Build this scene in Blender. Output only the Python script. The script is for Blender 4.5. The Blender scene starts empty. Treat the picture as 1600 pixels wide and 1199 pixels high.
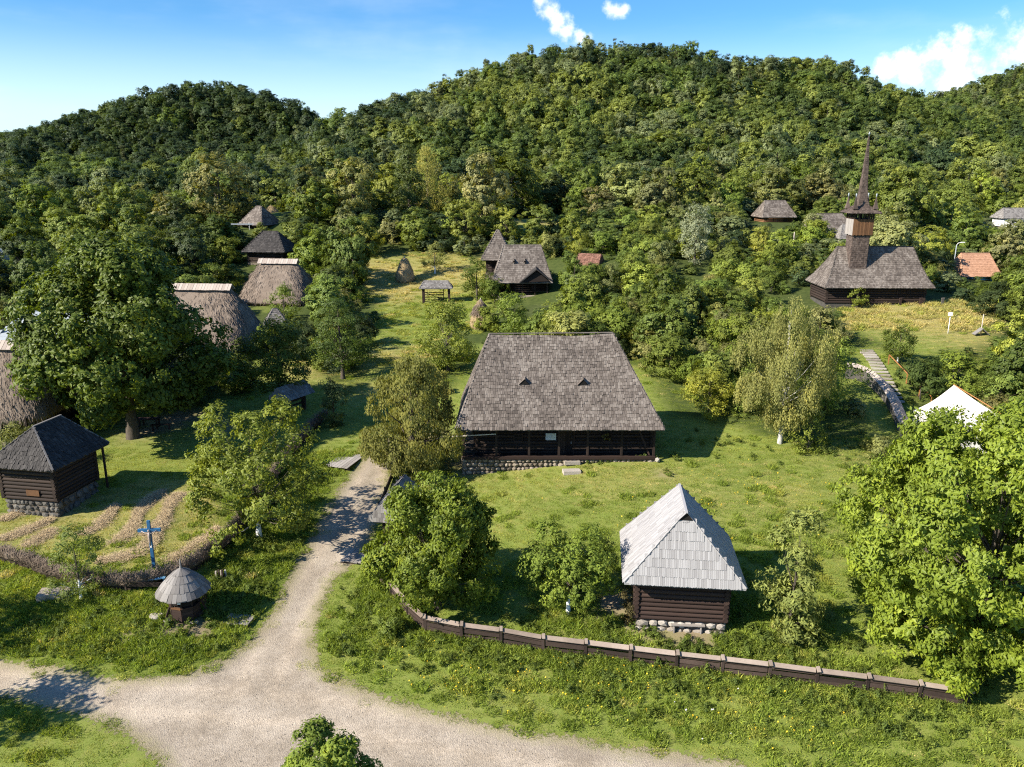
import bpy, math, random
import numpy as np
from mathutils import Vector, Matrix
R_ = math.radians
sc = bpy.context.scene
# ---------------------------------------------------------------- camera, sky, sun, exposure
CAMZ = 23.0; FPX = 1250.0; PITCH = R_(15)
cam = bpy.data.cameras.new('camera'); camo = bpy.data.objects.new('camera', cam)
sc.collection.objects.link(camo); sc.camera = camo
camo.location = (0, 0, CAMZ); camo.rotation_euler = (R_(90) - PITCH, 0, 0)
cam.sensor_width = 36.0; cam.lens = FPX / 1600 * 36.0; cam.clip_start = 0.5; cam.clip_end = 6000
SUN_EL = R_(34); SHX, SHY = 0.91, 0.41           # shadows fall towards (SHX, SHY)
sc.view_settings.view_transform = 'Standard'; sc.view_settings.look = 'None'
sc.view_settings.gamma = 1.0; sc.view_settings.use_curve_mapping = False
sc.view_settings.exposure = 1.22
sl = bpy.data.lights.new('sun', 'SUN'); sl.energy = 4.8; sl.angle = R_(0.5); sl.color = (1.0, 0.925, 0.79)
so = bpy.data.objects.new('sun', sl); sc.collection.objects.link(so)
ldir = Vector((SHX * math.cos(SUN_EL), SHY * math.cos(SUN_EL), -math.sin(SUN_EL)))
so.rotation_euler = ldir.to_track_quat('-Z', 'Y').to_euler(); so.location = (-60, -20, 80)
world = bpy.data.worlds.new('World'); sc.world = world; world.use_nodes = True
wn = world.node_tree.nodes; wl = world.node_tree.links
for n in list(wn): wn.remove(n)
def N(t, tp, **kw):
    n = t.nodes.new(tp)
    for k, v in kw.items():
        if k == 'i':
            for kk, vv in v.items(): n.inputs[kk].default_value = vv
        else: setattr(n, k, v)
    return n
wt = world.node_tree
sky = N(wt, 'ShaderNodeTexSky'); sky.sky_type = 'NISHITA'; sky.sun_disc = False
sky.sun_elevation = SUN_EL; sky.sun_rotation = math.atan2(-SHX, -SHY)
sky.air_density = 1.0; sky.dust_density = 0.5; sky.ozone_density = 3.0; sky.altitude = 300
hsv = N(wt, 'ShaderNodeHueSaturation', i={'Saturation': 1.2, 'Value': 1.0, 'Hue': 0.5})
wl.new(sky.outputs[0], hsv.inputs['Color'])
tint = N(wt, 'ShaderNodeMix', data_type='RGBA', blend_type='MULTIPLY'); tint.inputs[0].default_value = 1.0
tint.inputs[7].default_value = (0.66, 0.96, 1.16, 1)
wl.new(hsv.outputs[0], tint.inputs[6])
tc = N(wt, 'ShaderNodeTexCoord')
def pixdir(u, v):
    x = (u - 800) / FPX; y = (600 - v) / FPX
    return Vector((x, math.cos(PITCH) + y * math.sin(PITCH), -math.sin(PITCH) + y * math.cos(PITCH)))
# cumulus clouds: soft balls of cloud at compass directions of their own, broken up by noise
def pd(u, v, r): return (tuple(pixdir(u, v).normalized()), r)
CLOUDS = [pd(1385, 108, .018), pd(1420, 106, .024), pd(1455, 100, .028), pd(1490, 100, .034), pd(1530, 92, .034), pd(1565, 88, .040), pd(1610, 88, .045), pd(1660, 92, .05), pd(1500, 130, .03), pd(1560, 130, .04), pd(1430, 120, .02),
          pd(845, 5, .014), pd(856, 22, .020), pd(870, 38, .021), pd(884, 50, .018), pd(905, 55, .014), pd(922, 60, .010), pd(862, 48, .012), pd(960, 17, .011), pd(974, 18, .009)]
nv = N(wt, 'ShaderNodeVectorMath', operation='NORMALIZE'); wl.new(tc.outputs['Generated'], nv.inputs[0])
nz = N(wt, 'ShaderNodeTexNoise', i={'Scale': 34.0, 'Detail': 9.0, 'Roughness': 0.62}); wl.new(nv.outputs[0], nz.inputs['Vector'])
acc = None
for c, r in CLOUDS:
    cv = Vector(c).normalized()
    d = N(wt, 'ShaderNodeVectorMath', operation='DISTANCE'); d.inputs[1].default_value = cv; wl.new(nv.outputs[0], d.inputs[0])
    m = N(wt, 'ShaderNodeMath', operation='MULTIPLY_ADD'); m.inputs[1].default_value = -1.0 / r; m.inputs[2].default_value = 1.0
    wl.new(d.outputs['Value'], m.inputs[0])
    if acc is None: acc = m
    else:
        mx = N(wt, 'ShaderNodeMath', operation='MAXIMUM'); wl.new(acc.outputs[0], mx.inputs[0]); wl.new(m.outputs[0], mx.inputs[1]); acc = mx
nm = N(wt, 'ShaderNodeMath', operation='MULTIPLY_ADD'); nm.inputs[1].default_value = 3.4; nm.inputs[2].default_value = -1.75
wl.new(nz.outputs['Fac'], nm.inputs[0])
ad = N(wt, 'ShaderNodeMath', operation='ADD'); wl.new(acc.outputs[0], ad.inputs[0]); wl.new(nm.outputs[0], ad.inputs[1])
mr = N(wt, 'ShaderNodeMapRange', interpolation_type='SMOOTHSTEP'); mr.inputs['From Min'].default_value = 0.0; mr.inputs['From Max'].default_value = 1.15; mr.inputs['To Max'].default_value = .96
wl.new(ad.outputs[0], mr.inputs['Value'])
# thin veil of high cloud low over the hills
nz2 = N(wt, 'ShaderNodeTexNoise', i={'Scale': 3.2, 'Detail': 5.0, 'Roughness': 0.55}); 
mp = N(wt, 'ShaderNodeMapping'); mp.inputs['Scale'].default_value = (1, 1, 4.5); wl.new(nv.outputs[0], mp.inputs['Vector']); wl.new(mp.outputs[0], nz2.inputs['Vector'])
mr2 = N(wt, 'ShaderNodeMapRange', interpolation_type='SMOOTHSTEP'); mr2.inputs['From Min'].default_value = .48; mr2.inputs['From Max'].default_value = .72; mr2.inputs['To Max'].default_value = .10
wl.new(nz2.outputs['Fac'], mr2.inputs['Value'])
mxv = N(wt, 'ShaderNodeMath', operation='MAXIMUM'); wl.new(mr.outputs[0], mxv.inputs[0]); wl.new(mr2.outputs[0], mxv.inputs[1])
cm = N(wt, 'ShaderNodeMix', data_type='RGBA')
nzc = N(wt, 'ShaderNodeTexNoise', i={'Scale': 17.0, 'Detail': 8.0, 'Roughness': 0.6}); wl.new(nv.outputs[0], nzc.inputs['Vector'])
ccr = N(wt, 'ShaderNodeMapRange'); ccr.inputs['From Min'].default_value = .38; ccr.inputs['From Max'].default_value = .6; wl.new(nzc.outputs['Fac'], ccr.inputs['Value'])
ccm = N(wt, 'ShaderNodeMix', data_type='RGBA'); ccm.inputs[6].default_value = (6.4, 7.1, 8.2, 1); ccm.inputs[7].default_value = (9.6, 9.8, 10.2, 1); wl.new(ccr.outputs[0], ccm.inputs[0]); wl.new(ccm.outputs[2], cm.inputs[7])
wl.new(mxv.outputs[0], cm.inputs[0]); wl.new(tint.outputs[2], cm.inputs[6])
# air near the horizon is paler, all the way round
sz = N(wt, 'ShaderNodeSeparateXYZ'); wl.new(nv.outputs[0], sz.inputs[0])
hm = N(wt, 'ShaderNodeMapRange', interpolation_type='SMOOTHSTEP'); hm.inputs['From Min'].default_value = .17; hm.inputs['From Max'].default_value = .04; hm.inputs['To Min'].default_value = 0; hm.inputs['To Max'].default_value = .6
wl.new(sz.outputs['Z'], hm.inputs['Value'])
hzm = N(wt, 'ShaderNodeMix', data_type='RGBA'); hzm.inputs[7].default_value = (6.6, 8.0, 9.0, 1); wl.new(hm.outputs[0], hzm.inputs[0]); wl.new(tint.outputs[2], hzm.inputs[6]); wl.new(hzm.outputs[2], cm.inputs[6])
bg = N(wt, 'ShaderNodeBackground', i={'Strength': 0.070}); wl.new(cm.outputs[2], bg.inputs['Color'])
wo = N(wt, 'ShaderNodeOutputWorld'); wl.new(bg.outputs[0], wo.inputs['Surface'])
cy = sc.cycles
cy.max_bounces = 5; cy.diffuse_bounces = 3; cy.glossy_bounces = 2; cy.transmission_bounces = 3; cy.transparent_max_bounces = 6
cy.use_denoising = False; cy.filter_width = 1.15; sc.cycles.pixel_filter_type = 'BLACKMAN_HARRIS'; cy.use_adaptive_sampling = True; cy.adaptive_threshold = 0.008
cy.caustics_reflective = False; cy.caustics_refractive = False
rng = np.random.default_rng(7); random.seed(7)

# ---------------------------------------------------------------- terrain heights (metres), thin plate through surveyed points
def Zp(u, v, z):
    d = pixdir(u, v); t = (z - CAMZ) / d[2]; return (d[0] * t, d[1] * t, z)
def Tp(u, v, t, tree=0):
    d = pixdir(u, v); return (d[0] * t, d[1] * t, CAMZ + d[2] * t - tree)
TC=[Zp(500,1190,-1),Zp(0,1050,-1),Zp(0,1199,-1.2),Zp(1100,1199,-1),Zp(1600,1199,-1),Zp(300,1500,-1.2),Zp(1400,1500,-1.3),
Zp(1070,985,0),Zp(1250,1010,-.1),Zp(290,965,-.2),Zp(241,888,.7),Zp(60,925,0),Zp(-100,900,.3),Zp(400,960,-.5),Zp(640,1000,-.4),Zp(850,1030,-.5),
Zp(725,745,1.0),Zp(1027,722,2.2),Zp(880,690,2.3),Zp(800,840,1.0),Zp(850,620,3.2),Zp(1100,800,1.5),Zp(1060,650,3.0),Zp(560,750,.9),Zp(500,830,.1),Zp(590,700,1.5),
Zp(50,795,.9),Zp(200,760,1.1),Zp(215,680,1.8),Zp(20,700,1.8),Zp(300,560,3.4),Zp(440,640,2.2),Zp(600,600,2.8),
Zp(425,485,4.8),Zp(420,408,8.6),Tp(408,345,146),Zp(600,480,5.0),Zp(682,472,5.3),Zp(633,440,6.6),Zp(780,420,8.2),Zp(815,468,5.8),
Zp(1050,560,4.2),Zp(950,500,5.2),Zp(1218,692,2.5),Zp(1345,560,6),Zp(1400,650,3.3),Zp(1500,700,1.6),Zp(1370,474,8),Zp(1500,480,8),Zp(1280,500,7),Zp(1550,540,6.0),
Zp(1600,600,4.2),Zp(1600,700,2.2),Zp(1400,800,1.3),Zp(1550,900,.6),
Tp(1208,347,158),Tp(1290,362,140),Tp(1520,432,122),Tp(1100,400,125,0),Tp(900,380,135,0),Tp(930,408,118),
Tp(100,400,130,3),Tp(-60,480,95,3),Tp(200,330,165,4),Tp(0,300,210,6),Tp(500,300,190,6),Tp(750,300,190,6),Tp(1000,290,190,6),Tp(1250,280,200,7),Tp(1500,320,175,5),Tp(1700,330,180,5),
Tp(640,330,160,0),
# main hill
Tp(700,230,235,8),Tp(1000,220,235,8),Tp(1300,220,240,8),Tp(1550,258,235,8),
Tp(520,190,285,9),Tp(610,158,300,9),Tp(700,142,315,11),Tp(722,108,335,11),Tp(850,80,345,11),Tp(970,66,350,11),Tp(1150,90,345,11),Tp(1300,100,340,10),Tp(1365,128,335,11),Tp(1440,158,330,11),Tp(1500,182,325,11),Tp(1620,205,315,11),Tp(1850,235,310,11),
Tp(850,150,285,9),Tp(1100,160,285,9),Tp(1400,195,280,9),Tp(1550,225,280,9),
Tp(440,240,255,8),Tp(380,262,240,8),
# left hill
Tp(0,245,345,8),Tp(250,238,358,8),Tp(450,234,368,8),Tp(250,262,290,5),Tp(100,266,290,5),Tp(420,252,300,5),
Tp(-250,240,400,10),Tp(0,210,405,11),Tp(90,190,408,11),Tp(150,170,410,11),Tp(250,142,415,11),Tp(350,135,415,11),Tp(440,146,415,11),Tp(485,165,410,11),Tp(520,215,400,9),Tp(545,240,430,9),Tp(590,240,470,9),Tp(520,215,460,9),
Tp(150,202,383,9),Tp(350,192,392,9),
# right far
Tp(1500,165,470,10),Tp(1600,108,520,10),Tp(1750,70,530,10),Tp(2000,60,530,10)]
# beyond
for x,y,z in [(-700,700,10),(-300,650,15),(0,560,20),(150,520,25),(400,480,25),(700,800,40),(0,900,0),(-700,300,20),(-500,0,0),(500,0,0),(600,300,20),(-600,900,0),(800,900,0),(0,-150,-1),(350,300,25),(-400,150,6),(380,120,8),(-60,20,-1.2),(60,10,-1.2),(330,620,62),(480,700,60),(620,650,70),(500,900,40),(120,700,30)]: TC.append((x,y,z))
TC=np.array(TC,float)
def tps_fit(C,lam=0.5):
    n=len(C);xy=C[:,:2]/100
    r=np.linalg.norm(xy[:,None]-xy[None],axis=2); K=np.where(r>0,r*r*np.log(r+1e-12),0)+lam*1e-4*np.eye(n)
    Pm=np.c_[np.ones(n),xy]; A=np.zeros((n+3,n+3)); A[:n,:n]=K;A[:n,n:]=Pm;A[n:,:n]=Pm.T
    return np.linalg.solve(A,np.r_[C[:,2],0,0,0]),xy
W,XY=tps_fit(TC)
def H(x,y):
    x=np.asarray(x,float)/100;y=np.asarray(y,float)/100;sh=x.shape;x=x.ravel();y=y.ravel()
    out=np.empty(len(x))
    for i in range(0,len(x),20000):
        q=np.c_[x[i:i+20000],y[i:i+20000]]
        r2=((q[:,None]-XY[None])**2).sum(2); K=0.5*r2*np.log(r2+1e-12)
        out[i:i+20000]=K@W[:-3]+W[-3]+q@W[-2:]
    return out.reshape(sh)
def h1(x, y): return float(H(np.array([x]), np.array([y]))[0])
_tt = np.concatenate([np.arange(15, 120, 0.5), np.arange(120, 700, 2.0)])
def at(u, v):
    "the spot on the ground seen at photo pixel (u, v): used only to survey where things stand"
    d = pixdir(u, v); x = d[0] * _tt; y = d[1] * _tt; z = CAMZ + d[2] * _tt; g = z - H(x, y)
    k = np.where(g < 0)[0]
    if len(k) == 0: return Vector((x[-1], y[-1], H(x[-1:], y[-1:])[0]))
    i = k[0]; f = g[i-1] / (g[i-1] - g[i]); X = x[i-1] + f * (x[i] - x[i-1]); Y = y[i-1] + f * (y[i] - y[i-1])
    return Vector((X, Y, h1(X, Y)))
def proj(x, y, z):
    dz = np.asarray(z) - CAMZ; dep = np.asarray(y) * math.cos(PITCH) - dz * math.sin(PITCH)
    up = np.asarray(y) * math.sin(PITCH) + dz * math.cos(PITCH)
    return 800 + FPX * np.asarray(x) / dep, 600 - FPX * up / dep, dep
def poly_sd(px, py, poly):
    "signed distance to a polygon, negative inside"
    poly = np.array([(p[0], p[1]) for p in poly]); n = len(poly); d = np.full(px.shape, 1e9); ins = np.zeros(px.shape, bool)
    for i in range(n):
        a = poly[i]; b = poly[(i+1) % n]; e = b - a
        wx = px - a[0]; wy = py - a[1]; t = np.clip((wx * e[0] + wy * e[1]) / (e @ e + 1e-9), 0, 1)
        d = np.minimum(d, np.hypot(wx - t * e[0], wy - t * e[1]))
        c = ((a[1] > py) != (b[1] > py)) & (px < (b[0] - a[0]) * (py - a[1]) / (b[1] - a[1] + 1e-12) + a[0])
        ins ^= c
    return np.where(ins, -d, d)
def line_d(px, py, pts):
    pts = np.array([(p[0], p[1]) for p in pts]); d = np.full(px.shape, 1e9)
    for a, b in zip(pts[:-1], pts[1:]):
        e = b - a; wx = px - a[0]; wy = py - a[1]; t = np.clip((wx*e[0]+wy*e[1])/(e@e+1e-9), 0, 1)
        d = np.minimum(d, np.hypot(wx-t*e[0], wy-t*e[1]))
    return d
def vnoise(x, y, s, seed=0):
    "cheap smooth noise from sines, about -1..1"
    r = np.random.default_rng(seed); o = 0
    for k in range(5):
        a = r.uniform(0, 6.28); f = s * r.uniform(.6, 1.7); ph = r.uniform(0, 6.28)
        b = r.uniform(0, 6.28); f2 = s * r.uniform(.6, 1.7)
        o = o + np.sin((x*math.cos(a)+y*math.sin(a))*f + ph + 1.3*np.sin((x*math.cos(b)+y*math.sin(b))*f2))
    return o / 3.2

# ---------------------------------------------------------------- objects
def link(o): sc.collection.objects.link(o); return o
def tag(o, label=None, cat=None, group=None, kind=None):
    if label: o['label'] = label
    if cat: o['category'] = cat
    if group: o['group'] = group
    if kind: o['kind'] = kind
    return o
def empty(name, loc, rz=0, label=None, cat=None, group=None):
    o = link(bpy.data.objects.new(name, None)); o.location = loc; o.rotation_euler = (0, 0, rz); o.empty_display_size = .3
    return tag(o, label, cat, group)
def mobj(name, me, parent=None, loc=None):
    o = link(bpy.data.objects.new(name, me)); o.parent = parent
    if loc is not None: o.location = loc
    return o
def mesh_np(name, V, polys, mats, midx=None, attrs=None, smooth=False):
    "V (n,3); polys: list of int arrays (k,3) or (k,4)"
    me = bpy.data.meshes.new(name); V = np.asarray(V, np.float32)
    me.vertices.add(len(V)); me.vertices.foreach_set('co', V.ravel())
    li = np.concatenate([p.ravel() for p in polys]).astype(np.int32)
    tot = np.concatenate([np.full(len(p), p.shape[1]) for p in polys]).astype(np.int32)
    st = np.concatenate([[0], np.cumsum(tot)[:-1]]).astype(np.int32)
    me.loops.add(len(li)); me.loops.foreach_set('vertex_index', li)
    me.polygons.add(len(tot)); me.polygons.foreach_set('loop_start', st); me.polygons.foreach_set('loop_total', tot)
    if midx is not None: me.polygons.foreach_set('material_index', np.asarray(midx, np.int32))
    me.polygons.foreach_set('use_smooth', np.full(len(tot), smooth))
    for k, a in (attrs or {}).items():
        a = np.asarray(a, np.float32)
        if a.ndim == 1:
            at_ = me.attributes.new(k, 'FLOAT', 'POINT'); at_.data.foreach_set('value', a)
        else:
            at_ = me.attributes.new(k, 'FLOAT_VECTOR', 'POINT'); at_.data.foreach_set('vector', a.ravel())
    for m in mats: me.materials.append(m)
    me.update(calc_edges=True); me.validate()
    return me
class MB:
    "collects boxes, bars, tubes and faces; build() links them as one mesh object"
    def __init__(s): s.v = []; s.f = []; s.m = []; s.s = []; s.sm = []
    def add(s, vs, fs, mi=0, sh=None, sm=False):
        b = len(s.v); s.v += [tuple(p) for p in vs]; s.f += [tuple(b+i for i in f) for f in fs]; s.m += [mi]*len(fs); s.sm += [sm]*len(fs)
        s.s += [random.random() if sh is None else sh]*len(vs); return s
    def obox(s, c, ax, ay, az, mi=0, sh=None):
        c = Vector(c); ax = Vector(ax); ay = Vector(ay); az = Vector(az)
        vs = [c+ax*i+ay*j+az*k for k in (-1, 1) for j in (-1, 1) for i in (-1, 1)]
        return s.add(vs, [(0,2,3,1),(4,5,7,6),(0,1,5,4),(2,6,7,3),(0,4,6,2),(1,3,7,5)], mi, sh)
    def box(s, x0, x1, y0, y1, z0, z1, mi=0, sh=None):
        return s.obox(((x0+x1)/2, (y0+y1)/2, (z0+z1)/2), ((x1-x0)/2,0,0), (0,(y1-y0)/2,0), (0,0,(z1-z0)/2), mi, sh)
    def bar(s, a, b, w, h=None, mi=0, sh=None, up=(0,0,1)):
        a = Vector(a); b = Vector(b); h = w if h is None else h; d = b-a; L = d.length; d /= L
        u = Vector(up)
        if abs(d.dot(u)) > .95: u = Vector((1,0,0))
        sd = d.cross(u).normalized(); u2 = sd.cross(d)
        return s.obox((a+b)/2, d*L/2, sd*w/2, u2*h/2, mi, sh)
    def tube(s, pts, rad, n=6, mi=0, sh=None, cap=True, sm=True):
        pts = [Vector(p) for p in pts]; rad = rad if hasattr(rad, '__len__') else [rad]*len(pts); vs = []; fs = []
        for i, p in enumerate(pts):
            d = (pts[min(i+1, len(pts)-1)] - pts[max(i-1, 0)]).normalized()
            u = Vector((0,0,1)) if abs(d.z) < .9 else Vector((1,0,0)); a = d.cross(u).normalized(); b = a.cross(d)
            for k in range(n):
                t = 2*math.pi*k/n; vs.append(p + a*math.cos(t)*rad[i] + b*math.sin(t)*rad[i])
        for i in range(len(pts)-1):
            for k in range(n): fs.append((i*n+k, (i+1)*n+k, (i+1)*n+(k+1) % n, i*n+(k+1) % n))
        s.add(vs, fs, mi, sh, sm)
        if cap:
            b0 = len(s.v)-len(vs); s.f += [tuple(b0+k for k in range(n)), tuple(b0+(len(pts)-1)*n+k for k in reversed(range(n)))]; s.m += [mi]*2; s.sm += [False]*2
        return s
    def mesh(s, name, mats):
        me = bpy.data.meshes.new(name); me.from_pydata(s.v, [], s.f)
        for m in (mats if isinstance(mats, (list, tuple)) else [mats]): me.materials.append(m)
        me.polygons.foreach_set('material_index', s.m); me.polygons.foreach_set('use_smooth', s.sm)
        a = me.attributes.new('shade', 'FLOAT', 'POINT'); a.data.foreach_set('value', np.array(s.s, np.float32)); me.update(); return me
    def build(s, name, mats, parent=None, kind=None, loc=None):
        o = mobj(name, s.mesh(name, mats), parent, loc)
        if kind: o['kind'] = kind
        return o
def stone_mesh(seed, sx=1, sy=1, sz=1, mat=None):
    import bmesh
    r = random.Random(seed); bm = bmesh.new(); bmesh.ops.create_icosphere(bm, subdivisions=1, radius=.5)
    for v in bm.verts:
        c = v.co; m = max(abs(c.x), abs(c.y), abs(c.z)); c *= (.62 + .38*(.5/m)*.8); c *= r.uniform(.86, 1.1)
        v.co = Vector((c.x*sx, c.y*sy, c.z*sz))
    me = bpy.data.meshes.new('stone'); bm.to_mesh(me); bm.free(); me.materials.append(mat); return me

# ---------------------------------------------------------------- materials
def newmat(name):
    m = bpy.data.materials.new(name); m.use_nodes = True; t = m.node_tree
    for n in list(t.nodes): t.nodes.remove(n)
    o = t.nodes.new('ShaderNodeOutputMaterial'); return m, t, o
def ramp(t, fac, stops):
    r = t.nodes.new('ShaderNodeValToRGB'); e = r.color_ramp.elements
    while len(e) < len(stops): e.new(.5)
    for k, (p, c) in enumerate(stops): e[k].position = p; e[k].color = (*c, 1)
    t.links.new(fac, r.inputs[0]); return r.outputs[0]
def mixc(t, fac, a, b, mode='MIX'):
    n = N(t, 'ShaderNodeMix', data_type='RGBA', blend_type=mode)
    for k, v in ((0, fac), (6, a), (7, b)):
        if isinstance(v, (int, float)): n.inputs[k].default_value = v
        elif isinstance(v, tuple): n.inputs[k].default_value = (*v, 1)
        else: t.links.new(v, n.inputs[k])
    return n.outputs[2]
def noise(t, scale, detail=4, rough=.6, vec=None, stretch=None, coord='Object'):
    n = N(t, 'ShaderNodeTexNoise', i={'Scale': scale, 'Detail': detail, 'Roughness': rough})
    if vec is None:
        c = t.nodes.new('ShaderNodeTexCoord'); vec = c.outputs[coord]
    if stretch:
        mp = t.nodes.new('ShaderNodeMapping'); mp.inputs['Scale'].default_value = stretch; t.links.new(vec, mp.inputs[0]); vec = mp.outputs[0]
    t.links.new(vec, n.inputs['Vector']); return n.outputs['Fac']
def attr(t, name, typ='GEOMETRY'):
    a = N(t, 'ShaderNodeAttribute'); a.attribute_name = name; a.attribute_type = typ; return a
def math_(t, op, a, b=None, clamp=False):
    n = N(t, 'ShaderNodeMath', operation=op); n.use_clamp = clamp
    for k, v in ((0, a), (1, b)):
        if v is None: continue
        if isinstance(v, (int, float)): n.inputs[k].default_value = v
        else: t.links.new(v, n.inputs[k])
    return n.outputs[0]
def finish(t, o, col, rough=.85, bump=None, bs=.3, bd=.02, spec=.25):
    p = N(t, 'ShaderNodeBsdfPrincipled'); p.inputs['Specular IOR Level'].default_value = spec
    if isinstance(rough, (int, float)): p.inputs['Roughness'].default_value = rough
    else: t.links.new(rough, p.inputs['Roughness'])
    t.links.new(col, p.inputs['Base Color'])
    if bump is not None:
        b = N(t, 'ShaderNodeBump', i={'Strength': bs, 'Distance': bd}); t.links.new(bump, b.inputs['Height']); t.links.new(b.outputs[0], p.inputs['Normal'])
    t.links.new(p.outputs[0], o.inputs[0]); return p
def wood(name, dark, mid, light, rand='shade', rough=.8, spec=.25, grain=(9, 9, 1.2), patch=.5):
    "weathered wood: per piece tone (shade attribute plus object random), grain streaks and blotches"
    m, t, o = newmat(name)
    s = attr(t, 'shade').outputs['Fac']; oi = N(t, 'ShaderNodeObjectInfo').outputs['Random']
    a = math_(t, 'FRACT', math_(t, 'ADD', s, oi))
    g = noise(t, 3.2, 6, .7, stretch=grain); b = noise(t, .55, 4, .6)
    f = math_(t, 'ADD', math_(t, 'MULTIPLY', a, .42), math_(t, 'ADD', math_(t, 'MULTIPLY', g, .62), math_(t, 'MULTIPLY', b, patch)))
    f = math_(t, 'SUBTRACT', f, .29 + patch*.25)
    c = ramp(t, f, [(.0, dark), (.45, mid), (1.0, light)])
    finish(t, o, c, rough, g, .5, .02, spec); return m
M = {}
M['shingle_grey'] = wood('weathered_grey_shingle', (.035,.028,.024), (.125,.103,.088), (.27,.235,.205), patch=1.0)
M['shingle_silver'] = wood('silver_shingle', (.22,.208,.208), (.335,.322,.322), (.42,.405,.41), rough=.6, spec=.4, patch=.35)
M['shingle_dark'] = wood('dark_shingle', (.014,.013,.013), (.045,.040,.038), (.13,.118,.11), patch=.6)
M['shingle_brown'] = wood('brown_shingle', (.03,.021,.018), (.095,.070,.058), (.20,.155,.13), patch=.6)
M['shingle_well'] = wood('well_shingle', (.09,.08,.075), (.205,.19,.178), (.35,.33,.315), patch=.5)
M['log_dark'] = wood('old_dark_log', (.012,.008,.007), (.035,.023,.018), (.085,.055,.042), grain=(1.5, 9, 9))
M['log_red'] = wood('red_brown_log', (.017,.010,.008), (.042,.025,.020), (.09,.056,.043), grain=(1.5, 9, 9))
M['plank_new'] = wood('honey_plank', (.06,.03,.015), (.15,.075,.036), (.26,.145,.07))
M['fence_dark'] = wood('fence_board_wood', (.018,.012,.010), (.055,.037,.030), (.14,.098,.08), grain=(2, 9, 9))
M['fence_cap'] = wood('fence_cap_wood', (.10,.075,.06), (.24,.19,.155), (.42,.34,.29), grain=(2, 9, 9), patch=.8)
M['deck'] = wood('grey_deck_plank', (.17,.15,.135), (.31,.28,.255), (.45,.41,.375))
M['pale_cap'] = wood('pale_ridge_board', (.25,.20,.17), (.38,.32,.275), (.49,.43,.385))
M['post_pale'] = wood('pale_bare_wood', (.35,.29,.24), (.52,.46,.40), (.68,.62,.56))
M['handrail'] = wood('orange_handrail', (.24,.10,.035), (.40,.18,.06), (.52,.26,.10))
M['void'] = wood('interior_shade_wood', (.006,.005,.005), (.012,.010,.009), (.02,.017,.015))  # near-black colour paints in the shade of openings and interiors
def stone(name, c0, c1, c2, sc_=3):
    m, t, o = newmat(name); oi = N(t, 'ShaderNodeObjectInfo').outputs['Random']
    n = noise(t, sc_, 6, .7); s = attr(t, 'shade').outputs['Fac']
    f = math_(t, 'ADD', math_(t, 'MULTIPLY', n, .7), math_(t, 'MULTIPLY', math_(t, 'FRACT', math_(t, 'ADD', oi, s)), .4))
    c = ramp(t, f, [(.2, c0), (.5, c1), (.85, c2)])
    finish(t, o, c, .9, noise(t, sc_*4, 6, .7), .6, .03); return m
M['stone'] = stone('field_stone', (.09,.07,.05), (.20,.165,.125), (.34,.29,.23))
M['stone_grey'] = stone('grey_field_stone', (.04,.037,.032), (.09,.083,.073), (.16,.15,.133))
M['slab'] = stone('pale_slab', (.20,.17,.14), (.33,.29,.25), (.46,.42,.37))
M['rubble_core'] = stone('rubble_core', (.05,.04,.03), (.11,.09,.07), (.17,.14,.11))
def thatch(name, dark, mid, light):
    m, t, o = newmat(name); g = noise(t, 5, 8, .75, stretch=(5, 5, 1.4)); b = noise(t, .7, 5, .6); s = attr(t, 'shade').outputs['Fac']
    f = math_(t, 'ADD', math_(t, 'MULTIPLY', g, .75), math_(t, 'ADD', math_(t, 'MULTIPLY', b, .45), math_(t, 'MULTIPLY', s, .3)))
    c = ramp(t, math_(t, 'SUBTRACT', f, .3), [(.05, dark), (.45, mid), (.9, light)])
    finish(t, o, c, .95, g, .9, .08, .1); return m
M['thatch'] = thatch('grey_brown_thatch', (.10,.075,.06), (.21,.165,.13), (.33,.27,.22))
M['hay'] = thatch('golden_hay', (.21,.15,.08), (.40,.30,.165), (.56,.45,.28))
M['hay_cut'] = thatch('cut_hay', (.32,.235,.13), (.50,.38,.23), (.64,.52,.34))
M['brush'] = thatch('brushwood', (.07,.05,.038), (.17,.13,.10), (.33,.27,.215))
def plain(name, col, rough=.7, var=.25, sc_=4, spec=.3):
    m, t, o = newmat(name); n = noise(t, sc_, 5, .6)
    c = mixc(t, n, tuple(x*(1-var) for x in col), tuple(min(1, x*(1+var)) for x in col)); finish(t, o, c, rough, n, .2, .01, spec); return m
M['blue'] = plain('blue_paint', (.03,.12,.25), .55, .5, 9)
M['blue_wall'] = plain('blue_limewash', (.10,.32,.55), .8)
M['white'] = plain('limewash_white', (.72,.71,.68), .85, .12)
M['sign'] = plain('white_sign_board', (.62,.66,.68), .5, .08)
M['ink'] = plain('dark_print', (.10,.12,.14), .6)
M['canvas'] = plain('cream_canvas', (.62,.58,.53), .8, .06, 2)
M['tile'] = wood('orange_clay_tile', (.30,.16,.10), (.42,.235,.15), (.52,.32,.22), patch=.5)
M['tile_old'] = wood('old_red_tile', (.10,.05,.035), (.20,.10,.07), (.34,.20,.15))
M['metal'] = plain('grey_iron', (.25,.25,.25), .5)
M['tin'] = plain('pale_tin', (.26,.29,.32), .6)
M['figure'] = plain('painted_metal_figure', (.38,.30,.26), .5)
M['skyblue_tin'] = plain('blue_tin', (.20,.42,.60), .45)
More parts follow.
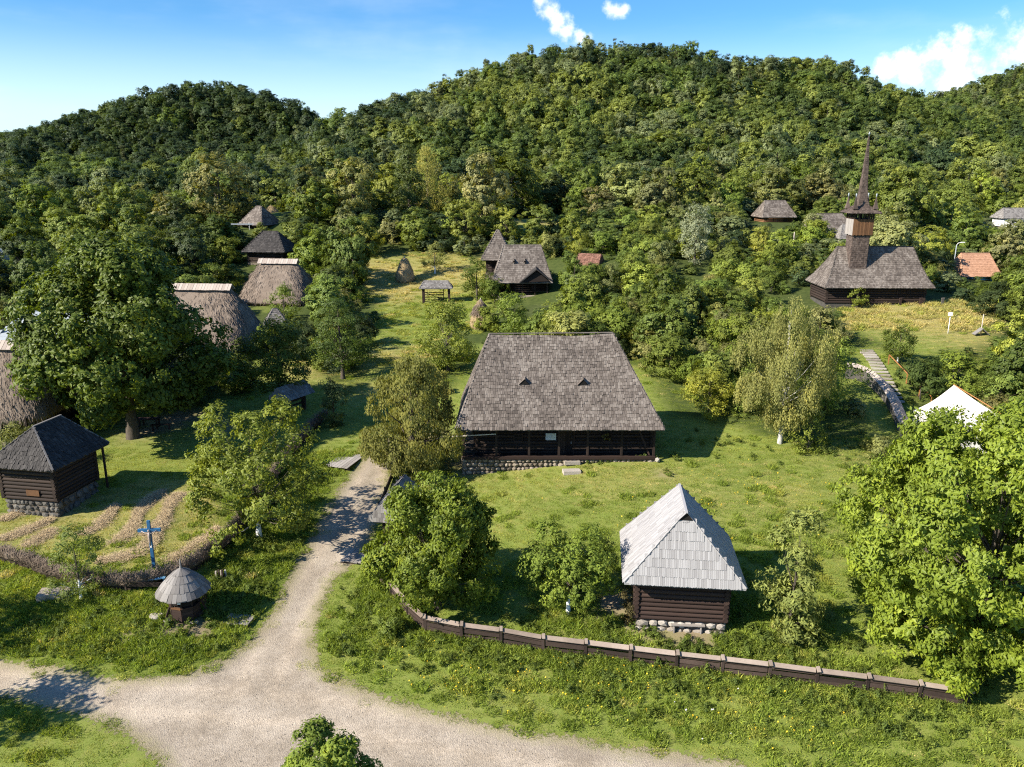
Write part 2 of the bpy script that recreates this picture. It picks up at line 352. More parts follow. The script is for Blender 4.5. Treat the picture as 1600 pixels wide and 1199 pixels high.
def bark(name, c0, c1, white=None):
    m, t, o = newmat(name); g = noise(t, 4, 6, .7, stretch=(3, 3, .8)); c = ramp(t, g, [(.3, c0), (.7, c1)])
    if white:
        tcn = t.nodes.new('ShaderNodeTexCoord'); sp = t.nodes.new('ShaderNodeSeparateXYZ'); t.links.new(tcn.outputs['Object'], sp.inputs[0])
        mr_ = N(t, 'ShaderNodeMapRange'); mr_.inputs['From Min'].default_value = white; mr_.inputs['From Max'].default_value = white+.12; mr_.inputs['To Min'].default_value = 1; mr_.inputs['To Max'].default_value = 0
        t.links.new(sp.outputs['Z'], mr_.inputs['Value']); c = mixc(t, mr_.outputs[0], c, (.72,.72,.70))
    finish(t, o, c, .9, g, .7, .03); return m
M['bark'] = bark('brown_bark', (.035,.028,.022), (.12,.10,.08))
M['bark_lime'] = bark('limewashed_bark', (.035,.028,.022), (.12,.10,.08), 1.15)
M['bark_birch'] = bark('birch_bark', (.16,.15,.13), (.60,.58,.54))
def leafmat(name, trans=.30, rough=.5, spec=.22, fixed=None):
    m, t, o = newmat(name); oi = N(t, 'ShaderNodeObjectInfo'); s = attr(t, 'shade').outputs['Fac']
    k = N(t, 'ShaderNodeMapRange'); k.inputs['To Min'].default_value = .58; k.inputs['To Max'].default_value = 1.5; t.links.new(s, k.inputs['Value'])
    r = N(t, 'ShaderNodeMapRange'); r.inputs['To Min'].default_value = .84; r.inputs['To Max'].default_value = 1.18; t.links.new(oi.outputs['Random'], r.inputs['Value'])
    kk = math_(t, 'MULTIPLY', k.outputs[0], r.outputs[0])
    cmb = N(t, 'ShaderNodeVectorMath', operation='SCALE'); (cmb.inputs[0].__setattr__('default_value', fixed) if fixed else t.links.new(oi.outputs['Color'], cmb.inputs[0])); t.links.new(kk, cmb.inputs['Scale'])
    # young leaves yellower
    yel = mixc(t, math_(t, 'MULTIPLY', math_(t, 'POWER', s, 3.0), .45), cmb.outputs[0], mixc(t, 1.0, cmb.outputs[0], (1.7,1.25,.6), 'MULTIPLY'))
    p = N(t, 'ShaderNodeBsdfPrincipled'); p.inputs['Roughness'].default_value = rough; p.inputs['Specular IOR Level'].default_value = spec; t.links.new(yel, p.inputs['Base Color'])
    tr = N(t, 'ShaderNodeBsdfTranslucent'); t.links.new(mixc(t, 1.0, yel, (1.5,1.45,.55), 'MULTIPLY'), tr.inputs['Color'])
    mx = N(t, 'ShaderNodeMixShader'); mx.inputs[0].default_value = trans; t.links.new(p.outputs[0], mx.inputs[1]); t.links.new(tr.outputs[0], mx.inputs[2])
    t.links.new(mx.outputs[0], o.inputs[0]); return m
M['leaf'] = leafmat('green_leaf'); M['leaf_dull'] = leafmat('dull_leaf', .28, .62, .15)
M['grassblade'] = leafmat('grass_blade', .35, .6, .15)
M['petal'] = plain('yellow_petal', (.75,.50,.03), .6); M['petal_white'] = plain('white_petal', (.75,.75,.72), .6)
# ---------------------------------------------------------------- survey of the ground cover (world polygons)
def poly(pts): return [at(*p) if p[1] < 1199 else Vector(Zp(p[0], p[1], -1.1)) for p in pts]
ROAD = poly([(-200,1030),(0,1034),(60,1042),(130,1056),(200,1062),(290,1054),(345,1036),(392,1002),(428,955),(452,910),(472,870),(490,832),(507,800),(532,765),(560,728),(583,702),
   (596,690),(612,684),(622,700),(612,735),(600,775),(588,820),(572,858),(545,886),(515,915),(497,955),(486,1005),(500,1045),(555,1075),(650,1108),(780,1137),(900,1157),(1050,1177),(1150,1196),(1250,1260),(1400,1450),(300,1450),(262,1260),(255,1199),(238,1172),(200,1146),(130,1116),(0,1092),(-200,1086)])
HAYF = poly([(-60,815),(60,800),(160,770),(250,745),(330,760),(360,800),(330,850),(290,880),(235,893),(110,885),(40,860),(-60,845)])
DRY = [  # px, py, radius m, weight
 (150,840,5,.55),(300,860,3,.5),(600,430,10,1.0),(690,430,10,1.0),(560,420,8,.9),(740,400,8,.8),(630,450,8,1.0),(600,560,4,.75),(1400,492,8,1.0),(1480,497,9,1.0),(1340,497,6,.9),(1540,520,6,.7),(850,350,7,.75),(800,345,6,.7),
 (770,740,3,.25),(900,760,4,.3),(1020,745,3,.35),(1200,760,4,.3),(1300,730,4,.2),(590,610,3,.7),(480,580,4,.8),(420,300,10,.8),(720,360,7,.5),(250,500,6,.3),(560,505,3,.7),(1110,780,4,.25),(1450,470,6,.8),(60,680,3,.3),
 (705,760,2,.5),(820,735,2,.4)]
DIRT = [(280,655,2.6,.9),(230,672,2.2,.8),(340,668,2,.7),(960,945,1.5,.9),(1000,980,1.4,.9),(1080,990,1.6,.9),(720,725,1.8,.6),(700,700,1.5,.6),(285,975,1.3,.9),(310,985,1.,.8),(660,680,2,.7),(855,485,2.2,.8),(780,490,2,.6),(100,800,1.2,.6),(530,560,4,.3),(610,720,.8,.6),(1040,742,.8,.6),(605,770,.8,.7),(595,800,.7,.6),(205,990,.6,.8)]
LUSH = [(150,980,6,.9),(60,1000,5,.9),(300,1010,4,.9),(420,870,5,.9),(450,820,4,.9),(380,910,4,.8),(900,960,5,.5),(1180,1000,4,.7),(1300,850,6,.2),(1000,1060,5,.25),(560,960,4,.4),(60,930,4,.8),(480,740,4,.7)]
DRYW = [(at(u, v), r, w) for u, v, r, w in DRY]; DIRTW = [(at(u, v), r, w) for u, v, r, w in DIRT]; LUSHW = [(at(u, v), r, w) for u, v, r, w in LUSH]
def blobs(x, y, L):
    o = np.zeros(x.shape)
    for c, r, w in L: o = np.maximum(o, w*np.exp(-((x-c.x)**2+(y-c.y)**2)/(r*r)))
    return o
CLEAR = []   # world polygons of open grass in the woods, filled below
def cover(x, y):
    near = y < 90
    sd = poly_sd(x, y, ROAD); hs = poly_sd(x, y, HAYF)
    dry = np.maximum(blobs(x, y, DRYW), np.clip(.5 - hs*.6, 0, 1)*.62) + .10*vnoise(x, y, .5, 3) + .06*vnoise(x, y, 2.1, 4)
    dirt = blobs(x, y, DIRTW) + .12*vnoise(x, y, 1.7, 5)*(blobs(x, y, DIRTW) > .05)
    lush = blobs(x, y, LUSHW)
    return sd, hs, np.clip(dry, 0, 1), np.clip(dirt, 0, 1), np.clip(lush, 0, 1)
def axis(lo, hi, step, end0, end1, g=1.07):
    a = list(np.arange(lo, hi+1e-6, step)); s = step
    while a[-1] < end1: s *= g; a.append(a[-1]+s)
    b = [a[0]]; s = step
    while b[-1] > end0: s *= g; b.append(b[-1]-s)
    return np.array(b[::-1][:-1] + a)
GX = axis(-46, 46, .45, -1500, 1500, 1.06); GY = axis(20, 80, .45, -300, 2500, 1.035)
gx, gy = np.meshgrid(GX, GY); nx, ny = len(GX), len(GY)
def Hs(x, y):   # terrain tamed far beyond the hills
    far = np.clip((np.hypot(x, y-200)-650)/400, 0, 1); return H(np.clip(x, -900, 900), np.clip(y, -300, 950))*(1-far) + 5*far
gz = Hs(gx, gy) + .03*vnoise(gx, gy, 1.3, 8) + .05*vnoise(gx, gy, .4, 9) - .0
sd, hs, dry, dirt, lush = cover(gx, gy)
gz = np.where(sd < .3, gz - .05*np.clip((.3-sd), 0, 1), gz)
idx = np.arange(nx*ny).reshape(ny, nx)
quads = np.stack([idx[:-1, :-1], idx[:-1, 1:], idx[1:, 1:], idx[1:, :-1]], -1).reshape(-1, 4)
# ground material
m, t, o = newmat('meadow_ground')
tc_ = t.nodes.new('ShaderNodeTexCoord').outputs['Object']
n1 = noise(t, .22, 5, .6, tc_); n2 = noise(t, 1.6, 6, .65, tc_); n3 = noise(t, 9, 6, .75, tc_); n4 = noise(t, 38, 4, .7, tc_)
gmix = math_(t, 'ADD', math_(t, 'MULTIPLY', n1, .35), math_(t, 'ADD', math_(t, 'MULTIPLY', n2, .35), math_(t, 'MULTIPLY', n3, .3)))
g = ramp(t, gmix, [(.30, (.125,.172,.030)), (.50, (.20,.240,.050)), (.72, (.275,.28,.080))])
g = mixc(t, math_(t, 'MULTIPLY', n4, .55), g, mixc(t, 1.0, g, (.45,.5,.45), 'MULTIPLY'))
lu = mixc(t, attr(t, 'lush').outputs['Fac'], g, ramp(t, n3, [(.3, (.07,.105,.015)), (.75, (.15,.185,.030))]))
dm = math_(t, 'ADD', attr(t, 'dry').outputs['Fac'], math_(t, 'MULTIPLY', math_(t, 'SUBTRACT', n2, .5), .9), True)
dc = ramp(t, math_(t, 'ADD', math_(t, 'MULTIPLY', n3, .6), math_(t, 'MULTIPLY', n4, .4)), [(.3, (.17,.14,.05)), (.55, (.32,.27,.10)), (.75, (.47,.39,.19))])
c = mixc(t, dm, lu, dc)
im = math_(t, 'ADD', attr(t, 'dirt').outputs['Fac'], math_(t, 'MULTIPLY', math_(t, 'SUBTRACT', n3, .5), .6), True)
c = mixc(t, im, c, ramp(t, n4, [(.3, (.16,.11,.075)), (.7, (.34,.26,.19))]))
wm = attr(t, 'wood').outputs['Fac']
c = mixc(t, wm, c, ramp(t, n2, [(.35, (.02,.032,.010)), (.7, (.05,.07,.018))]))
finish(t, o, c, .95, n4, .5, .05, .1); M['ground'] = m
# gravel
m, t, o = newmat('pale_gravel')
tc_ = t.nodes.new('ShaderNodeTexCoord').outputs['Object']
n2 = noise(t, .5, 6, .6, tc_); n3 = noise(t, 5, 7, .75, tc_); n4 = noise(t, 30, 4, .8, tc_)
vo = N(t, 'ShaderNodeTexVoronoi', i={'Scale': 16.0}); t.links.new(tc_, vo.inputs['Vector'])
f = math_(t, 'ADD', math_(t, 'MULTIPLY', n2, .42), math_(t, 'ADD', math_(t, 'MULTIPLY', n3, .33), math_(t, 'MULTIPLY', n4, .25)))
c = ramp(t, f, [(.28, (.15,.12,.09)), (.46, (.27,.225,.175)), (.55, (.35,.298,.24)), (.75, (.47,.41,.34))])
vc = t.nodes.new('ShaderNodeSeparateColor'); t.links.new(vo.outputs['Color'], vc.inputs[0])
c = mixc(t, .5, c, mixc(t, 1.0, c, ramp(t, vc.outputs[0], [(0, (.72,.72,.74)), (1, (1.28,1.26,1.22))]), 'MULTIPLY'))
rut = math_(t, 'MULTIPLY', attr(t, 'rut').outputs['Fac'], math_(t, 'ADD', n3, .1)); c = mixc(t, rut, c, mixc(t, 1.0, c, (1.34,1.31,1.27), 'MULTIPLY'))
mid_ = math_(t, 'MULTIPLY', attr(t, 'crownline').outputs['Fac'], math_(t, 'GREATER_THAN', n3, .53)); c = mixc(t, math_(t, 'MULTIPLY', mid_, .55), c, (.17,.15,.085))
sda = attr(t, 'sd').outputs['Fac']
edge = math_(t, 'ADD', sda, math_(t, 'ADD', math_(t, 'MULTIPLY', math_(t, 'SUBTRACT', n3, .5), 2.2), math_(t, 'MULTIPLY', math_(t, 'SUBTRACT', n2, .5), 1.2)))
gm = N(t, 'ShaderNodeMapRange', interpolation_type='SMOOTHSTEP'); gm.inputs['From Min'].default_value = -.9; gm.inputs['From Max'].default_value = .1; gm.inputs['To Max'].default_value = .75
t.links.new(edge, gm.inputs['Value'])
c = mixc(t, gm.outputs[0], c, ramp(t, n4, [(.3, (.12,.11,.045)), (.7, (.30,.26,.14))]))
tuft = ramp(t, math_(t, 'ADD', math_(t, 'MULTIPLY', n3, .7), math_(t, 'MULTIPLY', n2, .3)), [(.60, (0,0,0)), (.68, (1,1,1))])
c = mixc(t, math_(t, 'MULTIPLY', tuft, .5), c, (.20,.19,.10))
al = N(t, 'ShaderNodeMapRange', interpolation_type='SMOOTHSTEP'); al.inputs['From Min'].default_value = -.05; al.inputs['From Max'].default_value = .2; al.inputs['To Min'].default_value = 1; al.inputs['To Max'].default_value = 0
t.links.new(edge, al.inputs['Value'])
p = finish(t, o, c, .95, vo.outputs['Distance'], .6, .03, .15); t.links.new(al.outputs[0], p.inputs['Alpha']); M['gravel'] = m
road_cells = (sd < 1.6)
rq = quads[(road_cells.ravel()[quads]).all(1)]
used = np.unique(rq); remap = np.full(nx*ny, -1); remap[used] = np.arange(len(used))
CL = [[at(*q) for q in L_] for L_ in ([(595, 700), (575, 760), (540, 830), (500, 890), (455, 960), (420, 1030), (395, 1100)], [(-60, 1062), (120, 1085), (300, 1095), (480, 1110), (700, 1150), (900, 1178), (1100, 1192)])]
dl = np.minimum(line_d(gx, gy, CL[0]), line_d(gx, gy, CL[1]) if True else 9)
rutv = np.exp(-((dl-.85)/.35)**2); crv = np.exp(-(line_d(gx, gy, CL[0])/.3)**2)*(gy > 46)
RV = np.c_[gx.ravel()[used], gy.ravel()[used], gz.ravel()[used] + .012]
tag(mobj('dirt_road', mesh_np('dirt_road', RV, [remap[rq]], [M['gravel']], attrs={'sd': sd.ravel()[used], 'rut': rutv.ravel()[used], 'crownline': crv.ravel()[used]}, smooth=True)), kind='structure')
# ---------------------------------------------------------------- foliage
def unit(v): return v / (np.linalg.norm(v, axis=-1, keepdims=True) + 1e-9)
def leaf_arrays(C, A, Nn, L, Wd, sh):
    "C centre, A axis, Nn normal, L length, Wd width -> folded diamond leaves of two triangles"
    S = unit(np.cross(Nn, A)); n = len(C); L = L[:, None]; Wd = Wd[:, None]
    base = C - A*L*.5; tip = C + A*L*.5 - Nn*L*.12; fold = Nn*Wd*.22
    l = C + S*Wd*.5 - fold - A*L*.04; r = C - S*Wd*.5 - fold - A*L*.04
    V = np.stack([base, l, tip, r], 1).reshape(-1, 3); k = np.arange(n)*4
    F = np.stack([np.stack([k, k+3, k+2], 1), np.stack([k, k+2, k+1], 1)], 1).reshape(-1, 3)
    return V, F, np.repeat(sh, 4)
def rand_dirs(r, n): return unit(r.normal(size=(n, 3)))
PROFILE = {
 'round': lambda h: np.sqrt(np.clip(1-(1.9*h-.9)**2, 0, 1)),
 'dome':  lambda h: np.sqrt(np.clip(1-np.clip((h-.28)/.72, -1, 1)**2, 0, 1))*np.clip(.62+h*1.4, 0, 1),
 'egg':   lambda h: np.sin(np.clip(h, 0, 1)**.75*math.pi)**.8,
 'cone':  lambda h: np.clip(1.02-h, 0, 1)**.85,
 'vase':  lambda h: np.sqrt(np.clip(1-(1.5*h-.7)**2, 0, 1)),
 'column':lambda h: np.clip(np.sin(np.clip(h*.92+.06, 0, 1)*math.pi), 0, 1)**.45,
}
def tree_arrays(seed, Ht, Rd, base=.2, prof='round', lobes=30, lobe_r=.3, tufts=22, tuft_r=.45, per=40, leaf=.16, wide=.5, droop=.2, up=.5, inner=.75, trunk_r=.2, limbs=True, gap=0.0, hang=0.0, tall=1.0, flat=1.0, coh=0.0):
    r = np.random.default_rng(seed); P = PROFILE[prof]; hb = base*Ht; span = Ht-hb
    # lobes
    cand = r.uniform(0, 1, lobes*6); keep = cand[r.uniform(0, 1, len(cand)) < P(cand)**1.2 + .05][:lobes]
    hh = keep; m = len(hh); ang = (np.arange(m)*2.39996 + r.uniform(0, .9, m)); lr = Rd*lobe_r*r.uniform(.65, 1.3, m)
    rad = P(hh)*Rd*np.sqrt(r.uniform(.02, 1, m)); rad = np.maximum(rad - lr*.55, 0)
    LC = np.c_[np.cos(ang)*rad, np.sin(ang)*rad, hb + hh*span*(1-.5*lobe_r*Rd/span) ]
    LC[:, 2] = np.clip(LC[:, 2], hb+lr*.3, Ht-lr*.6)
    ctr = np.array([0, 0, hb+span*.42])
    # tufts on the lobes
    d = rand_dirs(r, m*tufts); li = np.repeat(np.arange(m), tufts)
    out = unit(LC[li]-ctr+.001); keepm = (d*out).sum(1) > -.45 + r.uniform(-.3, .3, len(d)); d = d[keepm]; li = li[keepm]
    if gap > 0: k2 = r.uniform(0, 1, len(d)) > gap; d = d[k2]; li = li[k2]
    TC_ = LC[li] + d*lr[li, None]*r.uniform(.80, 1.04, (len(d), 1))*np.array([1, 1, flat*tall])
    n = len(TC_); to = unit(d + .5*out[keepm][k2] if gap > 0 else d + .5*out[keepm]); tsh = r.uniform(0, 1, n)*.5 + .5*r.uniform(0, 1, m)[li]
    # leaves
    K = n*per; ti = np.repeat(np.arange(n), per); q = rand_dirs(r, K); rr = r.uniform(.25, 1, K)**.5*tuft_r*r.uniform(.7, 1.3, n)[ti]
    C = TC_[ti] + q*rr[:, None]*np.array([1, 1, .75])
    if hang > 0:
        dz = r.uniform(0, 1, K)**1.2*hang; C[:, 2] -= dz; C[:, :2] += to[ti][:, :2]*(.15*np.sqrt(dz))[:, None]
    upv = np.array([0, 0, 1.0])
    Nn = unit(q*.35 + to[ti]*.85 + unit(C-ctr)*coh + upv*up*.6 + r.normal(size=(K, 3))*(.38-.1*min(coh, 1)))
    A = unit(np.cross(Nn, r.normal(size=(K, 3)))); A = unit(A + to[ti]*.35 - upv*droop*1.5)
    if hang > 0: A = unit(A*.5 - upv*1.2)
    Nn = unit(Nn - A*(Nn*A).sum(1, keepdims=True))
    L = leaf*r.uniform(.65, 1.35, K); V, F, S = leaf_arrays(C, A, Nn, L, L*wide, np.clip(tsh[ti]*.7 + r.uniform(0, 1, K)*.4 - .05, 0, 1))
    V[:, 2] = np.maximum(V[:, 2], .03)
    # wood
    mb = MB(); rnd = random.Random(seed); top = hb + span*.72; pts = []; rs = []
    for i in range(6):
        f = i/5; pts.append((math.sin(f*3+seed)*.12*Ht*.12*f, math.cos(f*2.3+seed)*.12*Ht*.12*f, -.25 + f*(top+.25))); rs.append(trunk_r*(1.35 if i == 0 else 1)*(1-.82*f))
    mb.tube(pts, rs, 8, cap=False)
    if limbs:
        for c, l in list(zip(LC, lr))[::1 if lobes < 60 else 2]:
            f = min(.92, max(.22, (c[2]*.55+.1*Ht)/top*.8)); a = Vector(pts[0]).lerp(Vector(pts[5]), f)
            k = min(4, int(f*5)); a = Vector(pts[k]).lerp(Vector(pts[k+1]), f*5-k); b = Vector(c); mid = a.lerp(b, .5) + Vector((0, 0, -.06*(b-a).length + rnd.uniform(-.1, .1)))
            w = trunk_r*.22*(1.1-f*.6); mb.tube([a, mid, b], [w, w*.65, w*.25], 5, cap=False)
    return V, F, S, mb
def crown_mesh(name, V, F, S, mat): return mesh_np(name, V, [F], [mat], attrs={'shade': S})
def joined_mesh(name, V, F, S, mb, mat, bk):
    bv = np.array([tuple(p) for p in mb.v]).reshape(-1, 3); bf = np.array([f for f in mb.f if len(f) == 4], int).reshape(-1, 4)
    VV = np.concatenate([V, bv]); return mesh_np(name, VV, [F, bf+len(V)], [mat, bk], midx=np.r_[np.zeros(len(F)), np.ones(len(bf))], attrs={'shade': np.r_[S, np.full(len(bv), .5)]})
def solo_tree(name, u, v, label, cat, color, mat='leaf', bk='bark', rz=0, loc=None, group=None, dy=0, **kw):
    p = at(u, v) if loc is None else Vector((loc[0], loc[1], h1(loc[0], loc[1])))
    V, F, S, mb = tree_arrays(**kw); t = empty(name, p, rz, label, cat, group)
    c = mobj('crown', crown_mesh('crown', V, F, S, M[mat]), t); c.color = (*color, 1)
    mb.build('trunk', M[bk], t); return t
G_OAK = (.082,.114,.016); G_MID = (.125,.168,.027); G_YEL = (.235,.25,.035); G_LIME = (.185,.225,.034); G_OLIVE = (.18,.185,.055); G_GREY = (.18,.20,.062); G_SILV = (.24,.27,.17); G_DARK = (.048,.072,.018); G_WALN = (.142,.188,.022); G_FRESH=(.14,.19,.030)
# ---------------------------------------------------------------- builders for houses, roofs, fences
def ring_pts(r): cx, cy, hx, hy, z = r; return [Vector((cx-hx, cy-hy, z)), Vector((cx+hx, cy-hy, z)), Vector((cx+hx, cy+hy, z)), Vector((cx-hx, cy+hy, z))]
def roof_faces(rings):
    "yields (side, bl, br, tr, tl) for every band; side 0 front, 1 right, 2 back, 3 left"
    for a, b in zip(rings[:-1], rings[1:]):
        A = ring_pts(a); B = ring_pts(b)
        for s in range(4):
            bl, br, tr, tl = A[s], A[(s+1) % 4], B[(s+1) % 4], B[s]
            if (br-bl).length < .02: continue
            yield s, bl, br, tr, tl
def roof_body(name, rings, mat, parent, th=.12):
    mb = MB()
    for s, bl, br, tr, tl in roof_faces(rings):
        if (tr-tl).length < .02: mb.add([bl, br, tr], [(0, 1, 2)], 0, .4)
        else: mb.add([bl, br, tr, tl], [(0, 1, 2, 3)], 0, .4)
    lo = [(cx, cy, hx-.02 if hx > .3 else hx, hy-.02 if hy > .3 else hy, z-th) for cx, cy, hx, hy, z in rings]
    for s, bl, br, tr, tl in roof_faces(lo):
        if (tr-tl).length < .02: mb.add([bl, tr, br], [(0, 1, 2)], 0, .4)
        else: mb.add([bl, tl, tr, br], [(0, 1, 2, 3)], 0, .4)
    A = ring_pts(rings[0]); B = ring_pts(lo[0])
    for s in range(4): mb.add([B[s], B[(s+1) % 4], A[(s+1) % 4], A[s]], [(0, 1, 2, 3)], 0, .4)
    return mb.build(name, mat, parent)
_shm = {}
def shingle_proto(mat, k):
    if (mat.name, k) not in _shm:
        mb = MB(); r = random.Random(k); mb.obox((0, 0, 0), (.5, 0, 0), (0, .5, 0), (0, 0, .5), 0, r.random())
        a = r.uniform(-.08, .08)
        for i in (0, 1, 4, 5): v = mb.v[i]; mb.v[i] = (v[0], v[1] + a*v[0], v[2])
        _shm[(mat.name, k)] = mb.mesh('shingle', mat)
    return _shm[(mat.name, k)]
def shingle_face(bl, br, tr, tl, ex, w, th, mb=None, mat=None, parent=None, gaps=.01, jit=.12, bow=0.0, eave_over=.06, seed=1, rough=.4, skip=None):
    r = random.Random(seed); e = (br-bl).normalized(); n = e.cross(((tl+tr)/2-(bl+br)/2)).normalized(); u = n.cross(e)
    Hh = ((tl+tr)/2-(bl+br)/2).dot(u); k = 0; v = -eave_over
    while v < Hh - ex*.3:
        f = max(0, min(1, v/Hh)); L = bl.lerp(tl, f); Rr = br.lerp(tr, f); f2 = max(0, min(1, (v+ex)/Hh))
        L2 = bl.lerp(tl, f2); R2 = br.lerp(tr, f2)
        x0 = (L-bl).dot(e); x1 = (Rr-bl).dot(e); x0b = (L2-bl).dot(e); x1b = (R2-bl).dot(e); x = x0 + (-.5*w*(k % 2))
        while x < x1 - .25*w:
            ww = w*r.uniform(.72, 1.28); xa = max(x, x0 if k else x0-.03); xb = min(x+ww, x1)
            if xb - xa > w*.3:
                ln = ex*r.uniform(1.35, 1.5); off = r.uniform(-1, 1)*jit*ex; lift = th*(1.5 + r.uniform(-rough, rough))
                top = min(v+off+ln, Hh); mid = (xa+xb)/2
                # keep inside the hips
                if mid < x0b: xa = max(xa, x0b - w*.6)
                if mid > x1b: xb = min(xb, x1b + w*.6)
                if xb - xa > w*.15 and not (skip and skip((xa+xb)/2, v)):
                    c0 = bl + e*((xa+xb)/2) + u*(v+off) + n*lift; c1 = bl + e*((xa+xb)/2) + u*top + n*th*.35
                    d = c1-c0; ax = e*((xb-xa)/2-gaps*.5); nn = e.cross(d.normalized())
                    if mat is None: mb.obox((c0+c1)/2, ax, d/2, nn*th*.5)
                    else:
                        o = mobj('shingle', shingle_proto(mat, r.randrange(5)), parent)
                        mt = Matrix((ax*2, d, nn*th)).transposed().to_4x4(); mt.translation = (c0+c1)/2; o.matrix_local = mt
            x += ww
        v += ex; k += 1
def hip_shingles(rings, ex, w, th, mats, parent, solo_sides=(), seed=1, limit=290, skip=None, gaps=.01, jit=.12, rough=.4):
    mb = MB()
    for i, (s, bl, br, tr, tl) in enumerate(roof_faces(rings)):
        if s in solo_sides: shingle_face(bl, br, tr, tl, ex, w, th, mat=mats, parent=parent, seed=seed+i, gaps=gaps, jit=jit, rough=rough)
        else: shingle_face(bl, br, tr, tl, ex, w, th, mb=mb, seed=seed+i, gaps=gaps, jit=jit, skip=skip if s == 0 else None, rough=rough)
    if mb.v: mb.build('shingles', mats, parent, 'stuff')
def edge_caps(rings, parent, mat, w=.16, th=.05, hips=True):
    "ridge cap and hip boards"
    mb = MB(); top = rings[-1]; P = ring_pts(top); up = Vector((0, 0, .05))
    if top[2] > .05: mb.bar(P[0].lerp(P[3], .5)+up, P[1].lerp(P[2], .5)+up, w, th)
    if hips:
        for a, b in zip(rings[:-1], rings[1:]):
            A = ring_pts(a); B = ring_pts(b)
            for k in range(4): mb.bar(A[k]+up*.8, B[k]+up*.8, w*.6, th)
    return mb.build('ridge_cap', mat, parent)
_lm = {}
def log_mesh(mat):
    if mat.name not in _lm:
        mb = MB(); mb.tube([(-.5, 0, 0), (.5, 0, 0)], .5, 8, 0, .5); _lm[mat.name] = mb.mesh('log', mat)
    return _lm[mat.name]
def log_walls(parent, x0, x1, y0, y1, z0, z1, mat, st=.24, over=.22, solo=True, gapx=None):
    n = max(2, round((z1-z0)/st)); st = (z1-z0)/n; mb = MB()
    core = MB().box(x0+.05, x1-.05, y0+.05, y1-.05, z0, z1-.02, 0, .2); core.build('wall_core', M['void'], parent)
    for k in range(n):
        z = z0 + (k+.5)*st
        for a, b, ax in (((x0-over, y0), (x1+over, y0), 0), ((x0-over, y1), (x1+over, y1), 0), ((x0, y0-over), (x0, y1+over), 1), ((x1, y0-over), (x1, y1+over), 1)):
            zz = z + (st*.5 if ax else 0)
            if zz > z1: zz = z1-.05
            if solo:
                o = mobj('log', log_mesh(mat), parent); L = math.dist(a, b)*random.uniform(.99, 1.01)
                o.location = ((a[0]+b[0])/2, (a[1]+b[1])/2, zz); o.rotation_euler = (random.uniform(0, 6), 0, R_(90) if ax else 0); o.scale = (L, st*1.08, st*1.08)
                o.rotation_euler[0] = 0
            else: mb.tube([(*a, zz), (*b, zz)], st*.53, 6)
    if not solo: mb.build('log_wall', mat, parent, 'stuff')
def stone_row(parent, x0, x1, y, z0, z1, size, mat, seed=1, ax=0, solo=True, dep=.35):
    "stones of a plinth along x (ax 0) or along y (ax 1), each a piece"
    r = random.Random(seed); z = z0; rows = max(1, round((z1-z0)/size)); rh = (z1-z0)/rows; ms = [stone_mesh(seed*10+i, 1, .8, .85, mat) for i in range(5)]
    for k in range(rows):
        x = x0
        while x < x1-.05:
            w = min(size*r.uniform(.8, 1.7), x1-x); c = x+w/2; o = mobj('stone', r.choice(ms), parent)
            o.location = (c, y+r.uniform(-.04, .04), z0+(k+.5)*rh+r.uniform(-.03, .03)) if ax == 0 else (y+r.uniform(-.04, .04), c, z0+(k+.5)*rh)
            o.scale = (w*1.12, dep*r.uniform(.9, 1.2), rh*1.28) if ax == 0 else (dep*r.uniform(.9, 1.2), w*1.12, rh*1.28); o.rotation_euler = (r.uniform(-.15, .15), r.uniform(-.12, .12), r.uniform(-.15, .15))
            x += w
def plinth(parent, x0, x1, y0, y1, z0, z1, size, mat='stone', seed=3, sides=(0, 1, 3)):
    MB().box(x0+.12, x1-.12, y0+.12, y1-.12, z0-.6, z1-.02, 0, .3).build('plinth', M['rubble_core'], parent)
    pl = parent
    if 0 in sides: stone_row(pl, x0, x1, y0+.1, z0, z1, size, M[mat], seed)
    if 1 in sides: stone_row(pl, y0, y1, x1-.1, z0, z1, size*1.3, M[mat], seed+1, 1)
    if 3 in sides: stone_row(pl, y0, y1, x0+.1, z0, z1, size*1.3, M[mat], seed+2, 1)
def strands(P, D, Nn, L, w, mat, name, parent=None, seed=1):
    "thin straws lying along D on a surface with normal Nn"
    r = np.random.default_rng(seed); n = len(P); P = np.asarray(P); D = unit(np.asarray(D)+r.normal(size=(n, 3))*.16); Nn = unit(np.asarray(Nn)+r.normal(size=(n, 3))*.3); S = unit(np.cross(D, Nn))
    L = (L*r.uniform(.5, 1.4, n))[:, None]; a = P + Nn*.01; b = P + D*L + Nn*.07
    V = np.stack([a-S*w*.5, a+S*w*.5, b+S*w*.3, b-S*w*.3], 1).reshape(-1, 3); F = np.arange(n*4).reshape(-1, 4)
    o = mobj(name, mesh_np(name, V, [F], [mat], attrs={'shade': np.repeat(r.uniform(0, 1, n), 4)}), parent); o['kind'] = 'stuff'; return o
